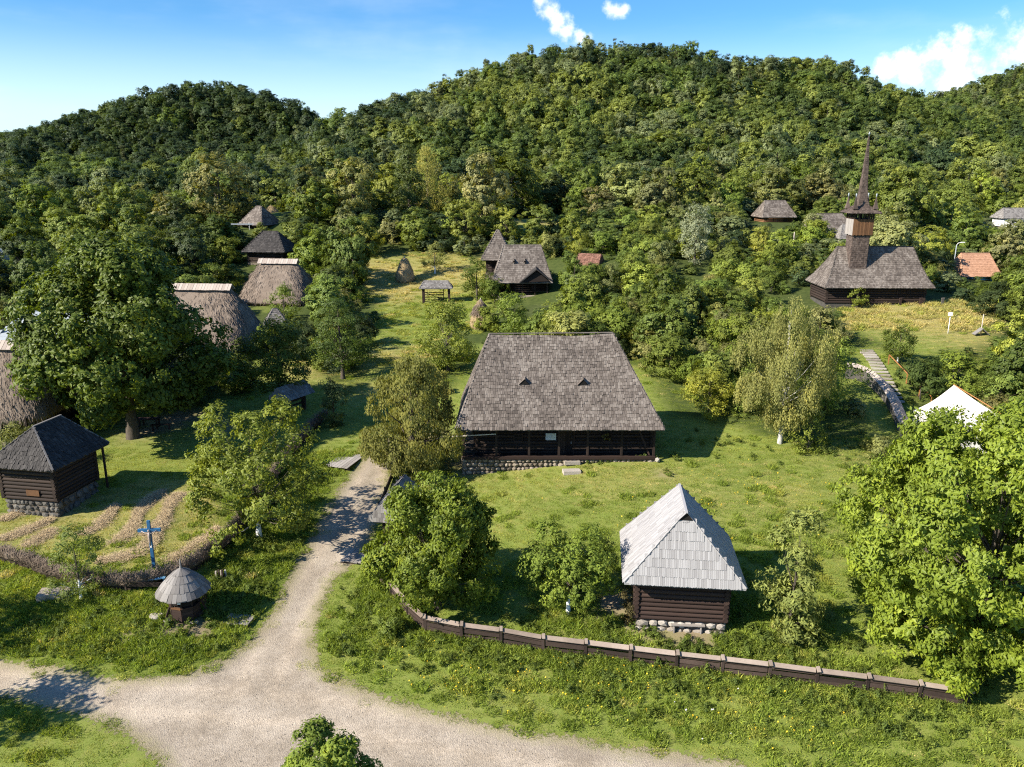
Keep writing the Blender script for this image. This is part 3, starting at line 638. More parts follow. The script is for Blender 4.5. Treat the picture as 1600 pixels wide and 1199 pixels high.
def loft(levels, nseg, parent, name, mat, amp=.05, seed=1, straw=2500, sl=.5, sw=.03, cap=True):
    "closed loft through rounded rectangles (cx, cy, hx, hy, z, power); returns mesh object plus loose straws"
    r = np.random.default_rng(seed); V = []
    th = np.linspace(0, 2*math.pi, nseg, endpoint=False)
    for cx, cy, hx, hy, z, pw in levels:
        c = np.cos(th); s = np.sin(th); x = np.sign(c)*np.abs(c)**(2/pw)*hx + cx; y = np.sign(s)*np.abs(s)**(2/pw)*hy + cy
        V.append(np.c_[x, y, np.full(nseg, z)])
    V = np.array(V); m = len(levels)
    nrm = np.zeros_like(V); dth = np.roll(V, -1, 1)-np.roll(V, 1, 1); dz = np.gradient(V, axis=0); nrm = unit(np.cross(dth, dz))
    nz_ = vnoise(V[..., 0]*1.0+V[..., 2], V[..., 1]+V[..., 2]*.7, 2.6, seed)*.6 + vnoise(V[..., 0]+V[..., 2], V[..., 1]-V[..., 2], 7, seed+1)*.4
    V = V + nrm*nz_[..., None]*amp
    F = []
    for i in range(m-1):
        a = np.arange(nseg)+i*nseg; b = np.roll(np.arange(nseg), -1)+i*nseg; F.append(np.stack([a, b, b+nseg, a+nseg], 1))
    Vf = V.reshape(-1, 3); polys = [np.concatenate(F)]
    if cap: c = len(Vf); Vf = np.vstack([Vf, V[-1].mean(0)[None], V[0].mean(0)[None]]); a = np.arange(nseg)+(m-1)*nseg; b = np.roll(np.arange(nseg), -1)+(m-1)*nseg; polys.append(np.stack([a, b, np.full(nseg, c)], 1)); a0 = np.arange(nseg); b0 = np.roll(a0, -1); polys.append(np.stack([b0, a0, np.full(nseg, c+1)], 1))
    o = mobj(name, mesh_np(name, Vf, polys, [mat], attrs={'shade': r.uniform(0, 1, len(Vf))}, smooth=True), parent)
    if straw:
        i = r.integers(1, m-1, straw) if m > 2 else np.zeros(straw, int); j = r.integers(0, nseg, straw); f = r.uniform(0, 1, (straw, 1)); g2 = r.uniform(0, 1, (straw, 1))
        P = (V[i, j]*(1-f) + V[i, (j+1) % nseg]*f); P = P*(1-g2) + (V[i-1, j]*(1-f)+V[i-1, (j+1) % nseg]*f)*g2
        D = unit(V[i-1, j]-V[i, j]); strands(P, D, nrm[i, j], sl, sw, mat, 'straw', o, seed)
    return o
def thatch_roof(parent, cx, cy, hx, hy, ze, zr, rl, seed, mat='thatch', straw=5000, bulge=.35):
    L = []
    for k in range(17):
        f = k/16; a = 1-f
        L.append((cx, cy, rl+(hx-rl)*(a**.92)+bulge*math.sin(f*3.1)*.5, max(.12, hy*(a**.9)+bulge*math.sin(f*3.1)*.6), ze+(zr-ze)*f, 5-1.2*f))
    L = [(cx, cy, hx-.1, hy-.1, ze-.3, 5)] + L
    return loft(L, 96, parent, 'roof', M[mat], .11, seed, straw, .55, .05)
def ridge_boards(parent, cx, cy, half, z, slope_w, mat='pale_cap', n=None, ang=40):
    "pale boards saddled over a thatched ridge"
    n = n or max(6, int(half*2/.32))
    for i in range(n):
        x = cx-half+(i+.5)*half*2/n
        for s in (-1, 1):
            mb = MB(); dy = s*slope_w*math.cos(R_(ang)); dzz = -slope_w*math.sin(R_(ang))
            mb.obox((0, dy/2, dzz/2), (half/n-.012, 0, 0), (0, dy/2, dzz/2), (0, s*.02, .025)); mb.build('ridge_board', M[mat], parent, loc=(x, cy, z+random.uniform(-.02, .02)))
def door(parent, x, y, z, w, h, mat='log_dark', yawed=False):
    f = MB().box(x-w/2-.08, x-w/2, y-.16, y-.02, z, z+h, 0).box(x+w/2, x+w/2+.08, y-.16, y-.02, z, z+h, 0).box(x-w/2-.08, x+w/2+.08, y-.16, y-.02, z+h, z+h+.1, 0).build('door_frame', M['log_red'], parent)
    d = MB().box(x-w/2, x+w/2, y-.09, y-.05, z, z+h, 0).build('door', M[mat], parent)
    for k in range(5): MB().box(x-w/2+k*w/5+.008, x-w/2+(k+1)*w/5-.008, y-.115, y-.085, z+.02, z+h-.02).build('plank', M[mat], d)
    MB().box(x+w*.3, x+w*.36, y-.14, y-.115, z+h*.45, z+h*.55).build('handle', M['metal'], d)
def window(parent, x, y, z, w, h):
    f = MB().box(x-w/2-.06, x+w/2+.06, y-.15, y-.06, z-.07, z).box(x-w/2-.06, x+w/2+.06, y-.15, y-.06, z+h, z+h+.07).box(x-w/2-.06, x-w/2, y-.15, y-.06, z, z+h).box(x+w/2, x+w/2+.06, y-.15, y-.06, z, z+h).build('window', M['log_red'], parent)
    MB().box(x-w/2, x+w/2, y-.10, y-.08, z, z+h).build('pane', M['void'], f)
    MB().box(x-.02, x+.02, y-.13, y-.10, z, z+h).box(x-w/2, x-.02, y-.13, y-.10, z+h/2-.02, z+h/2+.02).box(x+.02, x+w/2, y-.13, y-.10, z+h/2-.02, z+h/2+.02).build('glazing_bar', M['log_red'], f)
def posts(parent, pts, z0, z1, w, mat):
    for x, y in pts: MB().box(x-w/2, x+w/2, y-w/2, y+w/2, z0, z1).build('post', M[mat], parent)
def simple_house(name, label, cat, loc, rz, hx, hy, wall, zr, rl, over=.6, ph=.4, mats=('shingle_dark', 'log_dark'), ex=.34, w=.26, th=.035, group=None, porch=False, front_door=True, stone_mat='stone', win=True):
    t = empty(name, loc, rz, label, cat, group)
    MB().box(-hx, hx, -hy, hy, -1.2, ph, 0, .4).build('plinth', M[stone_mat], t)
    log_walls(t, -hx+.15, hx-.15, (-hy+.15) if not porch else -hy+1.2, hy-.15, ph, ph+wall, M[mats[1]], .28, .15, solo=False)
    if porch:
        posts(t, [(x, -hy+.2) for x in np.linspace(-hx+.2, hx-.2, 5)], ph, ph+wall, .14, mats[1])
        MB().box(-hx+.1, hx-.1, -hy+.13, -hy+.2, ph+.55, ph+.65).build('porch_rail', M[mats[1]], t)
    yy = (-hy+.15) if not porch else -hy+1.2
    if front_door: door(t, -.2*hx, yy, ph, .8, min(1.7, wall-.1), mats[1])
    if win: window(t, .45*hx, yy, ph+wall*.45, .5, .5)
    e = ph+wall; rings = [(0, 0, hx+over, hy+over, e-.15), (0, 0, rl, .02, zr)]
    rb = roof_body('roof', rings, M[mats[0]], t); hip_shingles(rings, ex, w, th, M[mats[0]], rb, seed=len(label)); edge_caps(rings, rb, M[mats[0]], .2, .06)
    return t
# ================================================================ the big log house
T = empty('log_house', (3.45, 59.3, 1.6), 0, 'large dark log house with tall grey shingle hip roof and white sign beside its door', 'house')
plinth(T, -7.15, 7.15, -3.85, 3.9, -.8, .78, .30, 'stone', 11, (0, 3))
MB().box(-7.1, 7.1, -3.95, -3.68, .78, .98).build('sill_beam', M['log_red'], T)
for k in range(24): MB().box(-7.0+k*.585, -7.0+k*.585+.575, -3.68, -2.75, .80, .86).build('floor_board', M['log_dark'], T)
log_walls(T, -6.1, 6.95, -2.75, 3.7, .82, 3.35, M['log_dark'], .25, .2)
posts(T, [(x, -3.7) for x in (-7.0, -4.6, -2.2, .0, 2.1, 4.6, 6.98)], .98, 3.35, .16, 'log_dark')
MB().box(-7.1, 7.1, -3.8, -3.62, 3.2, 3.38).build('eave_beam', M['log_dark'], T)
for k in range(7):
    if k != 3: MB().box(-7.0+k*2.0, -7.0+k*2.0+1.9, -3.72, -3.66, 1.55, 1.63).build('porch_rail', M['log_dark'], T)
MB().bar((-7.9, -3.9, 2.55), (-4.6, -3.82, 2.72), .07).build('pole', M['post_pale'], T)
MB().bar((5.9, -3.3, 2.9), (6.7, -3.5, 1.0), .12).build('brace', M['log_red'], T)
door(T, .62, -2.8, .86, 1.0, 1.75)
window(T, -3.0, -2.85, 1.9, .55, .5); window(T, 3.6, -2.85, 1.9, .55, .5)
rings = [(0, 0, 7.5, 4.7, 3.35), (-.5, 0, 4.65, .02, 9.4)]
RB = roof_body('roof', rings, M['shingle_grey'], T)
hip_shingles(rings, .25, .165, .03, M['shingle_grey'], RB, seed=5, gaps=.016, jit=.13, rough=1.0)
edge_caps(rings, RB, M['shingle_grey'], .2, .05)
for vx, vf in ((-2.55, .47), (1.75, .46)):   # two smoke vents
    y = -4.7+4.7*vf; z = 3.35+6.05*vf; mb = MB()
    mb.add([(vx-.34, y-.12, z+.02), (vx+.34, y-.12, z+.02), (vx+.02, y-.16, z+.42)], [(0, 1, 2)], 1, .1)
    mb.add([(vx-.42, y-.16, z+.0), (vx+.02, y-.2, z+.46), (vx+.02, y+.42, z+.50), (vx-.42, y+.1, z+.12)], [(0, 1, 2, 3)], 0, .7)
    mb.add([(vx+.02, y-.2, z+.46), (vx+.42, y-.16, z+.0), (vx+.42, y+.1, z+.12), (vx+.02, y+.42, z+.50)], [(0, 1, 2, 3)], 0, .4)
    mb.bar((vx+.02, y-.24, z+.47), (vx+.02, y+.4, z+.52), .09, .05)
    mb.build('smoke_vent', [M['shingle_grey'], M['void']], RB)
for v_ in RB.data.vertices: v_.co.z -= .24*max(0, min(1, (v_.co.z-3.3)/6))
for o in RB.children:     # the old roof sags between its ends
    for v_ in o.data.vertices: v_.co.z -= (.16*math.sin(max(0, min(1, (v_.co.x+5.2)/9.4))*math.pi)+.05*math.sin(v_.co.x*1.1+v_.co.y))*max(0, min(1, (v_.co.z-3.3)/6))
sgn = MB().box(-.95, -.18, -2.97, -2.93, 1.95, 2.48).build('sign_board', M['sign'], T)
mb = MB()
for r_, (a, b) in enumerate(((.1, .68), (.16, .5), (.08, .66), (.08, .6), (.3, .68), (.12, .4))):
    x = -.95+a
    while x < -.95+b: w_ = random.uniform(.03, .08); mb.box(x, x+w_, -2.977, -2.972, 2.42-r_*.078, 2.435-r_*.078+ (.012 if r_ == 0 else 0)); x += w_+.02
mb.build('printed_lines', M['ink'], sgn)
s1 = at(893, 727); s2 = at(893, 740)
for p, sx, sy, lab in ((s1, 1.15, .55, 'upper pale stone step slab against the long house plinth'), (s2, 1.25, .6, 'lower pale stone step slab lying in the grass before the long house')):
    o = MB().obox((0, 0, 0), (sx/2, .04, 0), (-.05, sy/2, 0), (0, 0, .14)).build('step_slab', M['slab'], None, loc=(p.x, p.y, p.z+.10 + (.12 if sx < 1.2 else 0))); tag(o, lab, 'stone step')
o = mobj('corner_stone', stone_mesh(4, .45, .4, .45, M['slab'])); p = Vector((10.7, 55.35, 2.35)); o.location = p; tag(o, 'pale stone at the right corner of the long house plinth', 'stone')
# dried plants hanging on the wall
V, F, S, _ = tree_arrays(5, .7, .35, base=.0, prof='egg', lobes=6, lobe_r=.5, tufts=6, tuft_r=.12, per=8, leaf=.12, limbs=False)
o = mobj('dried_bundle', crown_mesh('dried_bundle', V, F, S, M['leaf_dull'])); o.color = (.16, .14, .05, 1); o.location = (7.0, 56.25, 3.6); tag(o, 'bundle of dried yellow plants hanging on the long house wall', 'dried plants')

# ================================================================ the granary with the silver roof
G = at(1062, 990); T = empty('granary', (8.85, 38.55, 0.0), R_(-6), 'small log granary with a steep silver shingle roof on rough stones', 'granary')
plinth(T, -2.3, 2.3, -2.05, 2.3, -.25, .55, .42, 'slab', 21, (0, 1))
log_walls(T, -2.25, 2.25, -1.95, 2.25, .55, 3.05, M['log_red'], .25, .18)
rings = [(0, 0, 2.98, 2.98, 3.12), (0, -.02, .02, 1.72, 6.55)]
RB = roof_body('roof', rings, M['shingle_silver'], T)
hip_shingles(rings, .45, .105, .026, M['shingle_silver'], RB, (0,), seed=8, gaps=.008, jit=.025, rough=.3)
mb = MB(); mb.bar((0, -2.05, 6.60), (0, 1.75, 6.60), .12, .05)
for sx in (-1, 1):
    mb.bar((sx*2.98, -2.98, 3.17), (sx*.10, -1.80, 6.45), .09, .04); mb.bar((sx*2.98, 2.98, 3.17), (0, 1.72, 6.58), .09, .04)
    mb.add([(0, -2.06, 6.61), (sx*.40, -2.0, 6.14), (sx*.40, -1.5, 6.14), (0, -1.5, 6.61)], [(0, 1, 2, 3) if sx < 0 else (3, 2, 1, 0)], 0, .8)
mb.build('ridge_cap', M['shingle_silver'], RB)
MB().add([(-.36, -1.95, 6.15), (.36, -1.95, 6.15), (0, -1.95, 6.55)], [(0, 1, 2)], 0, .1).build('gable_opening', M['void'], RB)
B = at(1074, 988); T = empty('wooden_bench', B, R_(-4), 'low plank bench in front of the granary stones', 'bench')
MB().box(-.85, .85, -.16, .16, .40, .45).build('seat', M['deck'], T)
for x in (-.7, .66): MB().box(x-.03, x+.03, -.12, .12, -.05, .40).build('leg', M['deck'], T)

# ================================================================ the round well
Wp = at(291, 962); T = empty('well', Wp, R_(8), 'round draw well under a conical shingle roof with spike beside the road', 'well')
prof = [(1.50, 1.62), (1.22, 1.98), (.86, 2.36), (.48, 2.68), (.10, 2.92)]
mbc = MB(); n = 20
for (ra, za), (rb_, zb) in zip(prof[:-1], prof[1:]):
    vs = []
    for k in range(n): a = 2*math.pi*k/n; vs += [(ra*math.cos(a), ra*math.sin(a), za), (rb_*math.cos(a), rb_*math.sin(a), zb)]
    mbc.add(vs, [(2*k, 2*((k+1) % n), 2*((k+1) % n)+1, 2*k+1) for k in range(n)], 0, .3)
    mbc.add([(x, y, z-.06) for x, y, z in vs], [(2*k, 2*k+1, 2*((k+1) % n)+1, 2*((k+1) % n)) for k in range(n)], 0, .3)
rf = mbc.build('roof', M['shingle_well'], T)
for c, ((ra, za), (rb_, zb)) in enumerate(zip(prof[:-1], prof[1:])):
    m_ = (34, 30, 24, 16)[c]; ms = []
    sl_ = math.hypot(ra-rb_, zb-za); ux = (rb_-ra)/sl_; uz = (zb-za)/sl_
    for q in range(4):
        wa = 2*math.pi*ra/m_*random.uniform(.46, .49); wb = 2*math.pi*rb_/m_*.47+.01; ov = random.uniform(.03, .09); mb = MB(); th = .03
        pts = [(ra-ux*ov, -wa, za-uz*ov+.045), (ra-ux*ov, wa, za-uz*ov+.045), (rb_+ux*.05, wb, zb+uz*.05+.02), (rb_+ux*.05, -wb, zb+uz*.05+.02)]
        mb.add(pts+[(x, y, z-th) for x, y, z in pts], [(0, 1, 2, 3), (0, 4, 5, 1), (1, 5, 6, 2), (3, 7, 4, 0), (4, 7, 6, 5)], 0); ms.append(mb.mesh('shingle', M['shingle_well']))
    for k in range(m_):
        o = mobj('shingle', random.choice(ms), rf); o.rotation_euler = (0, 0, 2*math.pi*(k+.5*(c % 2)+random.uniform(-.08, .08))/m_); o.location.z = random.uniform(-.01, .012)
MB().tube([(0, 0, 2.8), (0, 0, 3.0), (0, 0, 3.12), (0, 0, 3.5)], [.09, .07, .04, .025], 8).build('finial', M['shingle_well'], rf)
for k in range(8):
    a0 = 2*math.pi*k/8; a1 = 2*math.pi*(k+1)/8; r0 = .80
    p0 = Vector((r0*math.cos(a0), r0*math.sin(a0), 0)); p1 = Vector((r0*math.cos(a1), r0*math.sin(a1), 0))
    for z in (.12, .31, .50, .69): MB().bar(p0*1.02+Vector((0, 0, z)), p1*1.02+Vector((0, 0, z)), .10, .18).build('wall_board', M['log_red'], T)
    MB().bar(p0*1.05+Vector((0, 0, .83)), p1*1.05+Vector((0, 0, .83)), .17, .06).build('rim_board', M['plank_new'] if k in (5,) else M['log_red'], T)
    MB().box(p0.x*.98-.05, p0.x*.98+.05, p0.y*.98-.05, p0.y*.98+.05, .86, 1.78).build('post', M['log_dark'], T)
    if k not in (5, 4): 
        for z in (1.0, 1.2, 1.4, 1.58): MB().bar(p0*.93+Vector((0, 0, z)), p1*.93+Vector((0, 0, z)), .05, .19).build('side_board', M['void'], T)
MB().tube([(0, 0, .1), (0, 0, .86)], .66, 12).build('well_shaft', M['void'], T)
MB().tube([(-.9, 0, 1.35), (1.2, 0, 1.35)], .09, 8).build('windlass', M['log_red'], T)
wh = MB(); rr = .45
wh.tube([(1.15, rr*math.cos(a), 1.1+rr*math.sin(a)) for a in np.linspace(0, 2*math.pi, 19)], .03, 5, cap=False); W_ = wh.build('wheel', M['log_red'], T)
for k in range(4): a = math.pi*k/4; MB().bar((1.15, -rr*math.cos(a), 1.1-rr*math.sin(a)), (1.15, rr*math.cos(a), 1.1+rr*math.sin(a)), .03).build('spoke', M['log_red'], W_)
for a, b in (((-1.05, -.6, 0), (-.75, -.45, .8)), ((1.2, .2, 0), (.9, .1, .9))): MB().bar(a, b, .10).build('brace', M['log_red'], T)
MB().box(-.02, .16, -1.38, -1.36, 1.42, 1.58).build('small_plate', M['white'], T)
for k, (u, v, sx, sy, sz, lab) in enumerate([(262, 972, .5, .4, .25, 'grey stone at the foot of the well'), (303, 974, .6, .4, .2, 'flat stone beneath the well opening'), (327, 962, .35, .3, .2, 'small stone at the right foot of the well')]):
    p = at(u, v); o = mobj('stone', stone_mesh(50+k, sx, sy, sz, M['slab'])); o.location = p+Vector((0, 0, .05)); tag(o, lab, 'stone')
T.scale = (.9, .9, .95)
p = at(245, 964); o = MB().tube([(0, 0, -.1), (0, 0, .12), (0, 0, .14)], [.36, .36, .32], 14).build('round_stone', M['slab'], None, loc=p); tag(o, 'pale round stone disc in the grass left of the well', 'stone disc')
p = at(308, 966); o = MB().bar((-.35, -.35, .02), (.25, .3, .22), .14, .12).build('short_beam', M['fence_dark'], None, loc=p); tag(o, 'short mossy beam leaning on the ground before the well', 'beam')
p = at(86, 932); o = MB().obox((0, 0, .1), (.8, .12, 0), (-.1, .5, 0), (0, 0, .2)).build('stone_slab', M['stone'], None, loc=p); tag(o, 'low rectangular stone slab in the grass near the whitewashed sapling', 'stone slab')

# ---- plank bridges and platforms
def deck(px, L, Wd, rz, label, z=.08, mat='deck', nb=None, horiz=False):
    p = at(*px); T = empty('plank_footbridge', p, rz, label, 'footbridge'); nb = nb or max(4, int(Wd/.26))
    for i in range(nb):
        y = -Wd/2+(i+.5)*Wd/nb; x = random.uniform(-.04, .04)
        MB().box(-L/2+x, L/2+x, y-Wd/nb/2+.012, y+Wd/nb/2-.012, z, z+.05).build('plank', M[mat], T)
    for x in (-L*.4, L*.4): MB().box(x-.06, x+.06, -Wd/2, Wd/2, z-.3, z-.002).build('bearer', M['fence_dark'], T)
deck((540, 722), 3.0, 1.9, R_(74), 'weathered grey plank bridge over the ditch at the left roadside')
deck((561, 872), 1.7, 1.7, R_(76), 'pale new plank bridge at the roadside below the walnut tree')
deck((374, 971), .95, 1.45, R_(82), 'small white plank platform beside the well shadow')

# ================================================================ blue roadside cross
Cx = at(241, 889); T = empty('roadside_cross', Cx, R_(6), 'tall blue painted wooden cross with a figure in the hay meadow', 'cross')
MB().box(-.085, .085, -.07, .07, -.3, 3.0).build('shaft', M['blue'], T)
MB().obox((0, -.01, 2.42), (.62, 0, .0), (0, .075, 0), (0, 0, .085)).build('crossbar', M['blue'], T)
fg = MB(); fg.tube([(0, -.13, 2.32), (0, -.14, 2.1), (0, -.13, 1.95), (.01, -.13, 1.5)], [.06, .085, .06, .03], 6)
fg.tube([(-.42, -.10, 2.42), (-.2, -.12, 2.28), (0, -.13, 2.27), (.2, -.12, 2.28), (.42, -.10, 2.42)], [.02, .03, .045, .03, .02], 5); fg.tube([(0, -.14, 2.36), (0, -.15, 2.44), (0, -.14, 2.50)], [.04, .055, .03], 6)
fg.build('figure', M['figure'], T); MB().box(-.05, .05, -.085, -.07, 1.35, 1.5).build('plaque', M['white'], T)

# ================================================================ left hut
T = empty('dark_hut', (-31.3, 50.9, .95), R_(-10), 'dark log hut with black shingle hip roof on stone base beside the hay meadow', 'hut')
plinth(T, -2.1, 1.9, -2.0, 2.0, -.2, .95, .36, 'stone_grey', 33, (0, 1))
log_walls(T, -2.05, 1.85, -1.95, 1.95, .95, 3.5, M['log_dark'], .26, .16)
MB().box(-.2, .75, -2.14, -2.10, 1.35, 1.75).build('hatch', M['plank_new'], T)
posts(T, [(2.35, 2.3)], .3, 3.5, .12, 'log_dark')
rings = [(0, 0, 2.6, 2.75, 3.5), (.2, .15, .02, 1.25, 5.75)]
RB = roof_body('roof', rings, M['shingle_dark'], T); hip_shingles(rings, .30, .10, .03, M['shingle_dark'], RB, seed=12, jit=.2, rough=1.0)
mb = MB(); A = ring_pts(rings[0]); Bq = [(.2, -1.1, 5.8), (.2, -1.1, 5.8), (.2, 1.4, 5.8), (.2, 1.4, 5.8)]
for k in range(4): mb.bar(A[k]+Vector((0, 0, .06)), Bq[k], .10, .05)
mb.bar((.2, -1.15, 5.82), (.2, 1.45, 5.82), .14, .06); mb.build('ridge_cap', M['shingle_well'], RB)

# ================================================================ thatched houses
def thatched(name, label, loc, rz, hx, hy, ph, eave, zr, rl, seed, boards=True, straw=6000, wall='log_dark'):
    T = empty(name, loc, rz, label, 'house')
    MB().box(-hx+1.2, hx-1.2, -hy+1.2, hy-1.2, -1.5, ph, 0, .4).build('plinth', M['stone'], T)
    log_walls(T, -hx+1.25, hx-1.25, -hy+1.25, hy-1.25, ph, eave+.35, M[wall], .28, .12, solo=False)
    posts(T, [(x, -hy+.45) for x in np.linspace(-hx+.8, hx-.8, 5)], -.3, eave+.2, .14, 'log_dark')
    for x in (-hx*.45, hx*.3): window(T, x, -hy+1.2, eave-.8, .5, .5)
    door(T, -.05*hx, -hy+1.2, ph, .8, min(1.7, eave-.2), 'log_red')
    r_ = thatch_roof(T, 0, 0, hx, hy, eave, zr, rl, seed, straw=straw)
    if boards: ridge_boards(r_, 0, 0, rl+.35, zr+.42, .95)
    return T
thatched('thatched_house', 'thatched house with bright pale ridge boards at the left edge of the village', (-45.0, 63.5, 1.9), R_(-2), 8.3, 4.6, .4, 2.3, 7.3, 5.7, 41)
thatched('thatched_house', 'long thatched house mostly hidden behind the big oak', (-35.0, 87.3, 3.6), R_(-5), 6.9, 4.6, .3, 1.4, 6.9, 4.2, 42)
thatched('thatched_house', 'thatched house with steep roof and pale ridge boards below the black roofed hut', (-32.6, 112.3, 4.6), R_(-6), 5.1, 4.7, .2, .9, 5.9, 2.5, 43, straw=4000)

# ================================================================ haystacks
def haystack(u, v, r0, hh, lab, seed, mat='hay', cap=None, loc=None):
    p = at(u, v) if loc is None else loc
    L = [(0, 0, r0*a, r0*b, hh*f, 2) for f, a, b in [(0, .86, .86), (.04, .98, .98), (.15, 1.03, 1.0), (.3, .98, .97), (.45, .88, .88), (.6, .74, .73), (.72, .58, .57), (.83, .42, .41), (.92, .27, .26), (.985, .14, .13), (1.0, .06, .06)]]
    T = empty('haystack', p, 0, lab, 'haystack'); b = loft(L, 40, T, 'hay_body', M[mat], .08, seed, 5000, .34, .016)
    MB().tube([(0, 0, hh*.8), (.03, .02, hh*1.07)], .035, 6).build('pole', M['post_pale'], T)
    if cap: 
        L2 = [(0, 0, r0*a, r0*b2, hh*f, 2) for f, a, b2 in [(.5, .93, .93), (.62, .80, .80), (.75, .62, .62), (.88, .38, .38), (1.02, .10, .10)]]
        loft(L2, 32, T, 'cover', M[cap], .05, seed+1, 1200, .4, .04)
    return T
haystack(633, 440, 1.35, 3.6, 'tall golden conical haystack on the cut meadow above the roofed gate', 61)
haystack(751, 512, 1.2, 3.4, 'brown topped haystack just behind the big log house roof', 62, 'hay', 'brush')
haystack(0, 0, 1.9, 2.6, 'distant low haystack uphill right of the small dark huts', 63, loc=Vector((-54.2, 184.0, h1(-54.2, 184.0))))

# ================================================================ the church
Y0 = 94.2; T = empty('wooden_church', (41.6, 93.5, 8.0), R_(-1.5), 'dark wooden church with shingled tower and needle spire on the hillside', 'church')
MB().box(-5.55, 5.55, -2.6, 2.6, -1.5, .12, 0, .4).build('plinth', M['stone_grey'], T)
log_walls(T, -5.5, 5.5, -2.55, 2.55, .12, 2.6, M['log_dark'], .27, .15)
window(T, 2.6, -2.65, 1.3, .4, .4); window(T, 3.7, -2.65, 1.3, .4, .4); door(T, -2.4, -2.55, .15, .8, 1.6)
rings = [(.1, 0, 6.15, 3.4, 2.05), (.15, 0, 5.6, 2.6, 2.9), (.28, 0, 4.9, 1.35, 4.5), (.42, 0, 4.3, .02, 6.35)]
RB = roof_body('roof', rings, M['shingle_grey'], T); hip_shingles(rings, .25, .17, .03, M['shingle_grey'], RB, seed=31, jit=.15, rough=.8); edge_caps(rings, RB, M['shingle_dark'], .16, .05)
TW = MB().box(-2.93, -1.07, -1.75, .1, 3.2, 8.0, 0, .5).build('tower', M['shingle_brown'], T)
def tower_sh(x0, x1, y0, y1, z0, z1, ex, w, mat, par):
    mb = MB(); P = [Vector((x0, y0, 0)), Vector((x1, y0, 0)), Vector((x1, y1, 0)), Vector((x0, y1, 0))]
    for s in range(4):
        a = P[s]; b = P[(s+1) % 4]; shingle_face(a+Vector((0, 0, z0)), b+Vector((0, 0, z0)), b+Vector((0, 0, z1)), a+Vector((0, 0, z1)), ex, w, .025, mb=mb, seed=s, eave_over=0, rough=.8)
    mb.build('shingles', mat, par, 'stuff')
tower_sh(-2.93, -1.07, -1.75, .1, 3.2, 7.95, .22, .15, M['shingle_brown'], TW)
cx, cy_ = -2.0, -.83
bel = MB().box(cx-1.08, cx+1.08, cy_-1.08, cy_+1.08, 7.9, 9.55).build('belfry', M['log_dark'], T)
for s in range(4):
    for k in range(12):
        a = -1.14+(k+.5)*2.28/12
        c = [(a, -1.12), (1.12, a), (a, 1.12), (-1.12, a)][s]; e_ = (2.28/24-.008, .025) if s % 2 == 0 else (.025, 2.28/24-.008)
        mb = MB().box(cx+c[0]-e_[0], cx+c[0]+e_[0], cy_+c[1]-e_[1], cy_+c[1]+e_[1], 7.8+random.uniform(-.05, .03), 9.55)
        mb.build('plank', M['deck'] if s == 3 else M['plank_new'], bel)
for s in range(4):
    for k in range(5):
        a = -1.05+k*.525; c = [(a, -1.08), (1.08, a), (a, 1.08), (-1.08, a)][s]
        MB().box(cx+c[0]-.06, cx+c[0]+.06, cy_+c[1]-.06, cy_+c[1]+.06, 9.55, 10.3).build('baluster', M['log_red'], bel)
MB().box(cx-.9, cx+.9, cy_-.9, cy_+.9, 9.55, 9.6).box(cx-.15, cx+.15, cy_-.15, cy_+.15, 9.6, 10.3).build('bell_floor', M['void'], bel)
r2 = [(cx, cy_, 1.72, 1.72, 10.25), (cx, cy_, 1.25, 1.25, 10.6), (cx, cy_, .62, .62, 11.0), (cx, cy_, .44, .44, 11.7), (cx, cy_, .34, .34, 12.8), (cx, cy_, .04, .04, 18.5)]
sp = roof_body('spire', r2, M['shingle_dark'], T, .08); hip_shingles(r2, .22, .15, .022, M['shingle_brown'], sp, seed=41, rough=.8)
MB().tube([(cx, cy_, 18.3), (cx, cy_, 18.7), (cx, cy_, 18.75), (cx, cy_, 19.0)], [.05, .04, .13, .03], 8).build('finial', M['tin'], sp)
for sx in (-1, 1):
    for sy in (-1, 1):
        q = [(cx+sx*1.12, cy_+sy*1.12, .26, .26, 10.72), (cx+sx*1.12, cy_+sy*1.12, .15, .15, 11.15), (cx+sx*1.12, cy_+sy*1.12, .03, .03, 12.0)]
        pn = roof_body('pinnacle', q, M['shingle_brown'], sp, .04); MB().tube([(q[0][0], q[0][1], 11.9), (q[0][0], q[0][1], 12.3), (q[0][0], q[0][1], 12.4)], [.04, .09, .02], 6).build('finial', M['tin'], pn)
for k, (u, lab) in enumerate([(1377, 'leftmost of four small posts before the church wall'), (1406, 'second small post from the left before the church wall'), (1438, 'third small post from the left before the church wall'), (1472, 'rightmost of four small posts before the church wall')]):
    p = at(u, 478); o = MB().box(-.13, .13, -.08, .08, -.3, .75).obox((0, 0, .8), (.15, 0, .02), (0, .1, 0), (0, 0, .07)).build('grave_post', M['stone_grey'] if k == 3 else M['log_red'], None, loc=p); tag(o, lab, 'post', 'small posts before the church')

